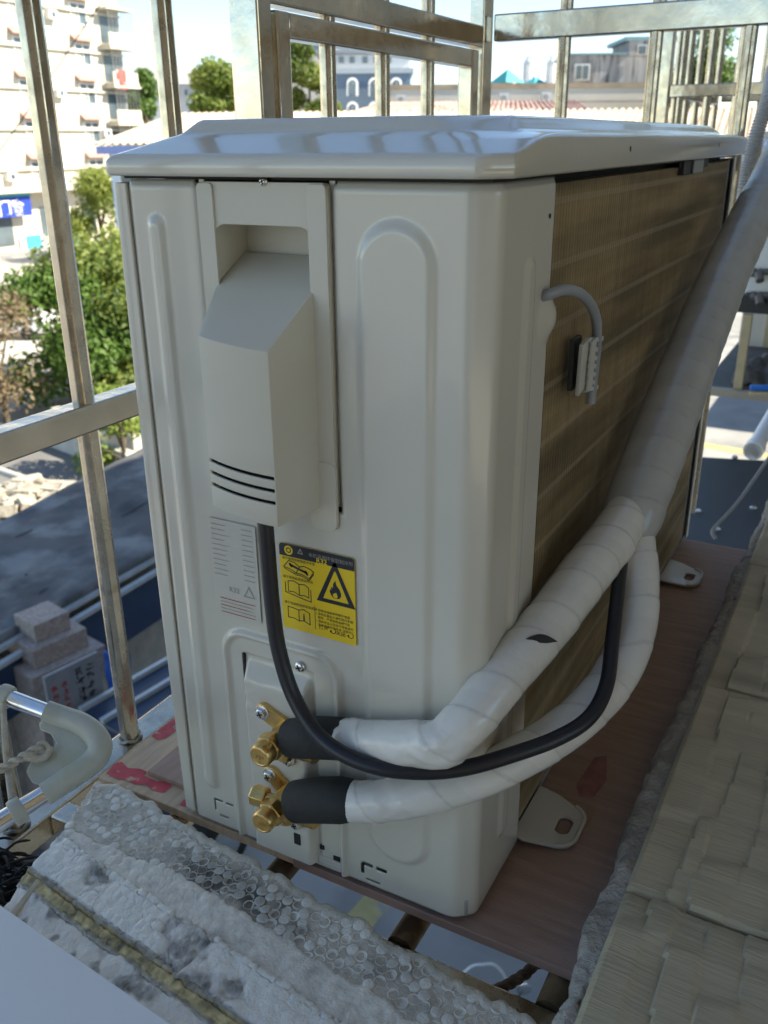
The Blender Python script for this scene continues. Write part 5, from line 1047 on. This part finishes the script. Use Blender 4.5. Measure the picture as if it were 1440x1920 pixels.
# a walking person on the plaza
pf = G_(119, 519)
def person(base, fwd, label):
    t = thing('person', label, 'person', tuple(base)); base = Vector(base); f = Vector(fwd).normalized(); s = Vector((f.y, -f.x, 0)); J = {'pel': (0, 0, .92), 'spi': (.02, 0, 1.12), 'che': (.04, 0, 1.34), 'nec': (.05, 0, 1.47), 'hea': (.07, 0, 1.57), 'top': (.07, 0, 1.70), 'lsh': (.04, .17, 1.40), 'lel': (-.06, .22, 1.14), 'lwr': (.08, .22, .92), 'lha': (.13, .22, .85), 'rsh': (.04, -.17, 1.40), 'rel': (.02, -.23, 1.14), 'rwr': (.22, -.20, 1.02), 'rha': (.29, -.19, 1.0), 'lhi': (0, .09, .88), 'lkn': (.20, .10, .50), 'lan': (.14, .10, .09), 'lto': (.33, .11, .03), 'rhi': (0, -.09, .88), 'rkn': (-.06, -.10, .48), 'ran': (-.30, -.10, .14), 'rto': (-.16, -.11, .03)}
    Rd = {'pel': .14, 'spi': .13, 'che': .15, 'nec': .055, 'hea': .095, 'top': .075, 'lsh': .075, 'rsh': .075, 'lel': .048, 'rel': .048, 'lwr': .034, 'rwr': .034, 'lha': .04, 'rha': .04, 'lhi': .10, 'rhi': .10, 'lkn': .065, 'rkn': .065, 'lan': .045, 'ran': .045, 'lto': .04, 'rto': .04}
    E_ = [('pel', 'spi'), ('spi', 'che'), ('che', 'nec'), ('nec', 'hea'), ('hea', 'top'), ('che', 'lsh'), ('lsh', 'lel'), ('lel', 'lwr'), ('lwr', 'lha'), ('che', 'rsh'), ('rsh', 'rel'), ('rel', 'rwr'), ('rwr', 'rha'), ('pel', 'lhi'), ('lhi', 'lkn'), ('lkn', 'lan'), ('lan', 'lto'), ('pel', 'rhi'), ('rhi', 'rkn'), ('rkn', 'ran'), ('ran', 'rto')]
    ks = list(J); me = bpy.data.meshes.new('body'); me.from_pydata([f*J[k][0]+s*J[k][1]+Vector((0, 0, J[k][2])) for k in ks], [(ks.index(a), ks.index(b)) for a, b in E_], []); o = bpy.data.objects.new('body', me); COL.objects.link(o); o.parent = t
    bm = bmesh.new(); bm.from_mesh(me); sl = bm.verts.layers.skin.verify()
    for i, v in enumerate(bm.verts): v[sl].radius = (Rd[ks[i]],)*2; v[sl].use_root = ks[i] == 'pel'
    bm.to_mesh(me); bm.free(); o.modifiers.new('skin', 'SKIN'); o.modifiers.new('sub', 'SUBSURF').levels = 1; me.materials.append(M('clothes', (.10, .10, .13), .9, var=.3, vs_=5, col2=(.30, .29, .30), c2s=3, c2lo=.5, c2hi=.6))
    mb = MB(); c = base+f*.06+Vector((0, 0, 1.66)); G = [[(c.x+.105*math.sin(a)*math.cos(b), c.y+.105*math.sin(a)*math.sin(b), c.z+.09*math.cos(a)) for b in np.linspace(0, 6.283, 13)] for a in np.linspace(0, 1.9, 7)]; obj('hair', mb.grid(G), M('hair', (.015, .012, .01), .7), t, smooth='grid')
person(pf, (.3, .95, 0), 'person in dark clothes walking across the pale paving')
# scooter below the board
scb = ATZ(905, 1822, GZ+1.35)-Vector((-.55, .83, 0)).normalized()*.53; sc = thing('scooter', 'dark blue scooter parked in the yard below the cage', 'scooter', (scb.x, scb.y, GZ)); F_ = Vector((-.55, .83, 0)).normalized(); S_ = Vector((F_.y, -F_.x, 0)); SC = lambda a, b, c: Vector((scb.x, scb.y, GZ))+F_*a+S_*b+Vector((0, 0, c))
NAVY = M('scooter_navy', (.012, .02, .05), .25, coat=.6, var=.1); NAVB = M('scooter_blue', (.02, .06, .16), .3, coat=.4, var=.1)
for a in (.62, -.62):
    mb = MB(); mb.lathe(SC(a, -.05, .25), S_, [(0, .20), (.02, .245), (.08, .245), (.10, .20)], 24); w_ = obj('wheel', mb, RUBBER, sc); mb = MB(); mb.lathe(SC(a, -.052, .25), S_, [(0, .13), (.104, .13)], 20); obj('rim', mb, ZINC, w_, org=sc['_w'])
def hull(secs, mat, name):
    G = []
    for a, w_, z0, z1 in secs: G.append([SC(a, w_*math.cos(t), (z0+z1)/2+(z1-z0)/2*math.sin(t)) for t in np.linspace(0, 2*math.pi, 17)])
    mb = MB(); mb.grid(G); mb.add(G[0][:-1], [tuple(range(16))]); mb.add(G[-1][:-1], [tuple(range(15, -1, -1))]); return obj(name, mb, mat, sc, smooth=50)
hull([(-.85, .05, .50, .62), (-.6, .16, .40, .72), (-.2, .17, .34, .74), (.05, .15, .25, .60), (.25, .13, .22, .34), (.45, .12, .22, .34)], NAVY, 'rear_body'); hull([(-.78, .10, .70, .78), (-.5, .15, .71, .82), (-.1, .14, .70, .80), (.05, .10, .69, .76)], RUBBER, 'seat')
hull([(.36, .10, .26, .9), (.42, .22, .28, .98), (.50, .23, .32, 1.02), (.58, .17, .42, .98), (.66, .08, .55, .85)], NAVB, 'front_apron'); hull([(.36, .06, .95, 1.08), (.44, .14, .94, 1.12), (.56, .12, .95, 1.10), (.64, .05, .97, 1.04)], NAVY, 'headlamp_cowl')
mb = MB(); mb.tube(crom([SC(.28, -.34, 1.04), SC(.38, -.2, 1.06), SC(.44, 0, 1.05), SC(.38, .2, 1.06), SC(.28, .34, 1.04)], step=6), .016, 8); obj('handlebar', mb, BLACKP, sc)
for s in (-1, 1):
    mb = MB(); mb.tube([SC(.40, s*.22, 1.06), SC(.42, s*.30, 1.22)], .007, 6); st_ = obj('mirror_stalk', mb, BLACKP, sc); mb = MB(); mb.lathe(SC(.42, s*.32, 1.25), -F_, [(-.02, .02), (-.01, .055), (.005, .06), (.008, .05)], 18); obj('mirror', mb, ZINC, st_, org=sc['_w'])
mb = MB(); mb.tube(crom([SC(.52, -.18, 1.05), SC(.56, -.20, 1.22), SC(.54, -.10, 1.40), SC(.53, .0, 1.43), SC(.54, .10, 1.40), SC(.56, .20, 1.22), SC(.52, .18, 1.05)], step=6), .011, 8); obj('windscreen_rim', mb, M('rim_white', (.7, .72, .74), .35), sc)
# ------------------------------------------------------------------ neighbour's cage and unit at the right
nc = thing('steel_cage', "neighbour's stainless cage with closely set bars along the same facade", 'cage', (-.1, 2.0, .5))
nb0 = obj('bar', MB().tube([(-.262, 1.78, .505), (-.262, 1.78, 1.6)], .0085, 16), STEEL, nc, org=(-.262, 1.78, .505))
for k in range(1, 7): place(nb0, 'bar', (-.262+k*.060, 1.78, .505), nc)
for k in range(8): place(nb0, 'bar', (-.300+k*.060, 2.45, .505), nc)
for k in range(1, 5): place(nb0, 'bar', (-.300, 1.78+k*.13, .505), nc)
obj('corner_post', MB().beam((-.300, 1.78, .48), (-.300, 1.78, 1.6), .030, .030, (0, 1, 0)), STEELP, nc, bevel=.002)
for y, z in ((1.78, .662), (2.45, .672), (1.78, .502), (1.78, 1.3)):
    obj('rail', MB().beam((-.284, y, z), (.1345, y, z), .022, .026), STEELP, nc, bevel=.002)
obj('rail', MB().beam((-.300, 1.80, .664), (-.300, 2.44, .664), .022, .026), STEELP, nc, bevel=.002); 
n2 = thing('air_conditioner', "neighbour's white outdoor unit with grey valves on a black bracket", 'air conditioner', (-.05, 3.2, .03))
mb = MB(); mb.box2((-.215, 2.95, .06), (.10, 3.72, .56)); obj('casing', mb, ACW, n2, bevel=.012); mb = MB(); mb.box2((-.225, 2.94, .5605), (.105, 3.73, .585)); obj('top_cover', mb, ACW, n2, bevel=.008)
GRV = M('grey_valve', (.16, .15, .14), .6, .3)
for z in (.22, .115):
    c = ATY(1424, 512 if z > .2 else 556, 2.93); mb = MB(); mb.lathe(c+Vector((0, .03, 0)), (0, -1, 0), [(0, .014), (.05, .014)], 12); mb.lathe(c+Vector((-.03, 0, 0)), (1, 0, .1), [(0, .014), (.015, .016), (.02, .011), (.06, .011)], 12); mb.lathe(c+Vector((0, -.015, .0)), (.3, -.6, -.7), [(0, .015), (.03, .015)], 8); obj('valve', mb, GRV, n2)
for y0 in (2.93, 3.66): mb = MB(); mb.box2((-.235, y0, -.005), (.13, y0+.06, .058)); obj('bracket', mb, BLACKP, n2, bevel=.003)
shf = thing('rack_shelf', 'steel shelf with wooden-coloured legs and junk under the neighbour unit', 'shelf', (-.05, 3.1, -.36)); YW = M('pale_wood', (.50, .40, .24), .6, var=.15, vs_=20)
for x, y in ((-.20, 2.90), (.08, 2.90), (-.20, 3.68), (.08, 3.68)): mb = MB(); mb.box2((x, y, -.27), (x+.03, y+.03, -.006)); obj('leg', mb, YW, shf, bevel=.002)
for y0 in (2.86, 3.72): mb = MB(); mb.box2((-.31, y0, -.295), (.1345, y0+.04, -.27)); obj('rail', mb, M('rail_tan', (.40, .34, .26), .6, var=.2), shf)
mb = MB(); mb.box2((-.31, 2.9005, -.282), (.1345, 3.7195, -.272)); obj('shelf_plate', mb, M('dark_plate', (.10, .095, .09), .7, var=.3), shf)
mb = MB(); mb.box2((-.30, 3.695, -.2715), (.134, 3.715, -.03)); obj('back_board', mb, CRW, shf)
G = [[(-.22+i*.012, 2.96+j*.022, -.235+.05*fbm(i*.012, j*.022, 9, 3)+.03*fbm(i*.012, j*.022, 30, 6)-.04*max(abs(i-13)/13, abs(j-10)/10)**4) for j in range(21)] for i in range(27)]
o = obj('crumpled_sheet', MB().grid(G), M('dirty_sheet', (.16, .15, .14), .9, var=.4, vs_=20), label='crumpled dark grey sheet on the shelf under the neighbour unit', cat='cloth', smooth='grid'); o.modifiers.new('t', 'SOLIDIFY').thickness = .012
bh = AT(1405, 733, 3.02); mb = MB(); mb.beam(bh+Vector((0, 0, .012)), AT(1475, 728, 2.98), .026, .016); t = thing('brush', 'bright blue handled brush hanging off the shelf edge', 'brush', tuple(bh)); obj('handle', mb, M('bright_blue', (.01, .16, .60), .4), t, bevel=.004); mb = MB(); mb.beam(bh+Vector((0, 0, -.008)), AT(1475, 738, 2.98), .022, .012); obj('bristle_bar', mb, YW, t, bevel=.003)
pp0, pp1 = AT(1412, 846, 2.2), AT(1475, 735, 2.5); mb = MB(); mb.tube([pp0, pp1, Vector((.14, 2.75, .05))], .020, 20); mb.lathe(pp0, (pp0-pp1), [(-.03, .024), (.0, .024)], 20); obj('white_downpipe', mb, M('pvc_white', (.74, .74, .74), .3), label='short glossy white plastic pipe reaching out from the facade', cat='pipe')
# navy sheet awning of the floor below
aw = thing('awning', 'navy sheet metal awning of the floor below with shiny screws', 'awning', (-.1, 1.9, -.55)); AZ = -.50; AY = ATZ(1370, 856, AZ).y
mb = MB(); mb.add([(-.62, 1.05, AZ-.05), (.135, 1.05, AZ+.02), (.135, AY, AZ+.02), (-.62, AY, AZ-.05)], [(0, 1, 2, 3)]); o = obj('sheet', mb, M('navy_sheet', (.022, .027, .036), .6, var=.15, vs_=6), aw, smooth=None); o.modifiers.new('t', 'SOLIDIFY').thickness = .006
for px, py in ((1310, 955), (1378, 855), (1345, 993), (1412, 957)): c = ATZ(px, py, AZ); zs = AZ+.02-.07*(.135-c.x)/.755; mb = MB(); mb.lathe((c.x, c.y, zs-.004), (0, 0, 1), [(0, .011), (.008, .011), (.012, .006)], 10); obj('screw', mb, ZINC, aw)
obj('wire', MB().tube(crom([Vector((.134, 2.2, .02)), AT(1428, 878, 2.0), AT(1380, 945, 1.9), AT(1338, 992, 1.85), AT(1342, 1010, 1.84)], step=6), .004, 6), M('wire_grey', (.25, .25, .25), .5), label='thin grey wire slanting down to the navy awning', cat='wire')
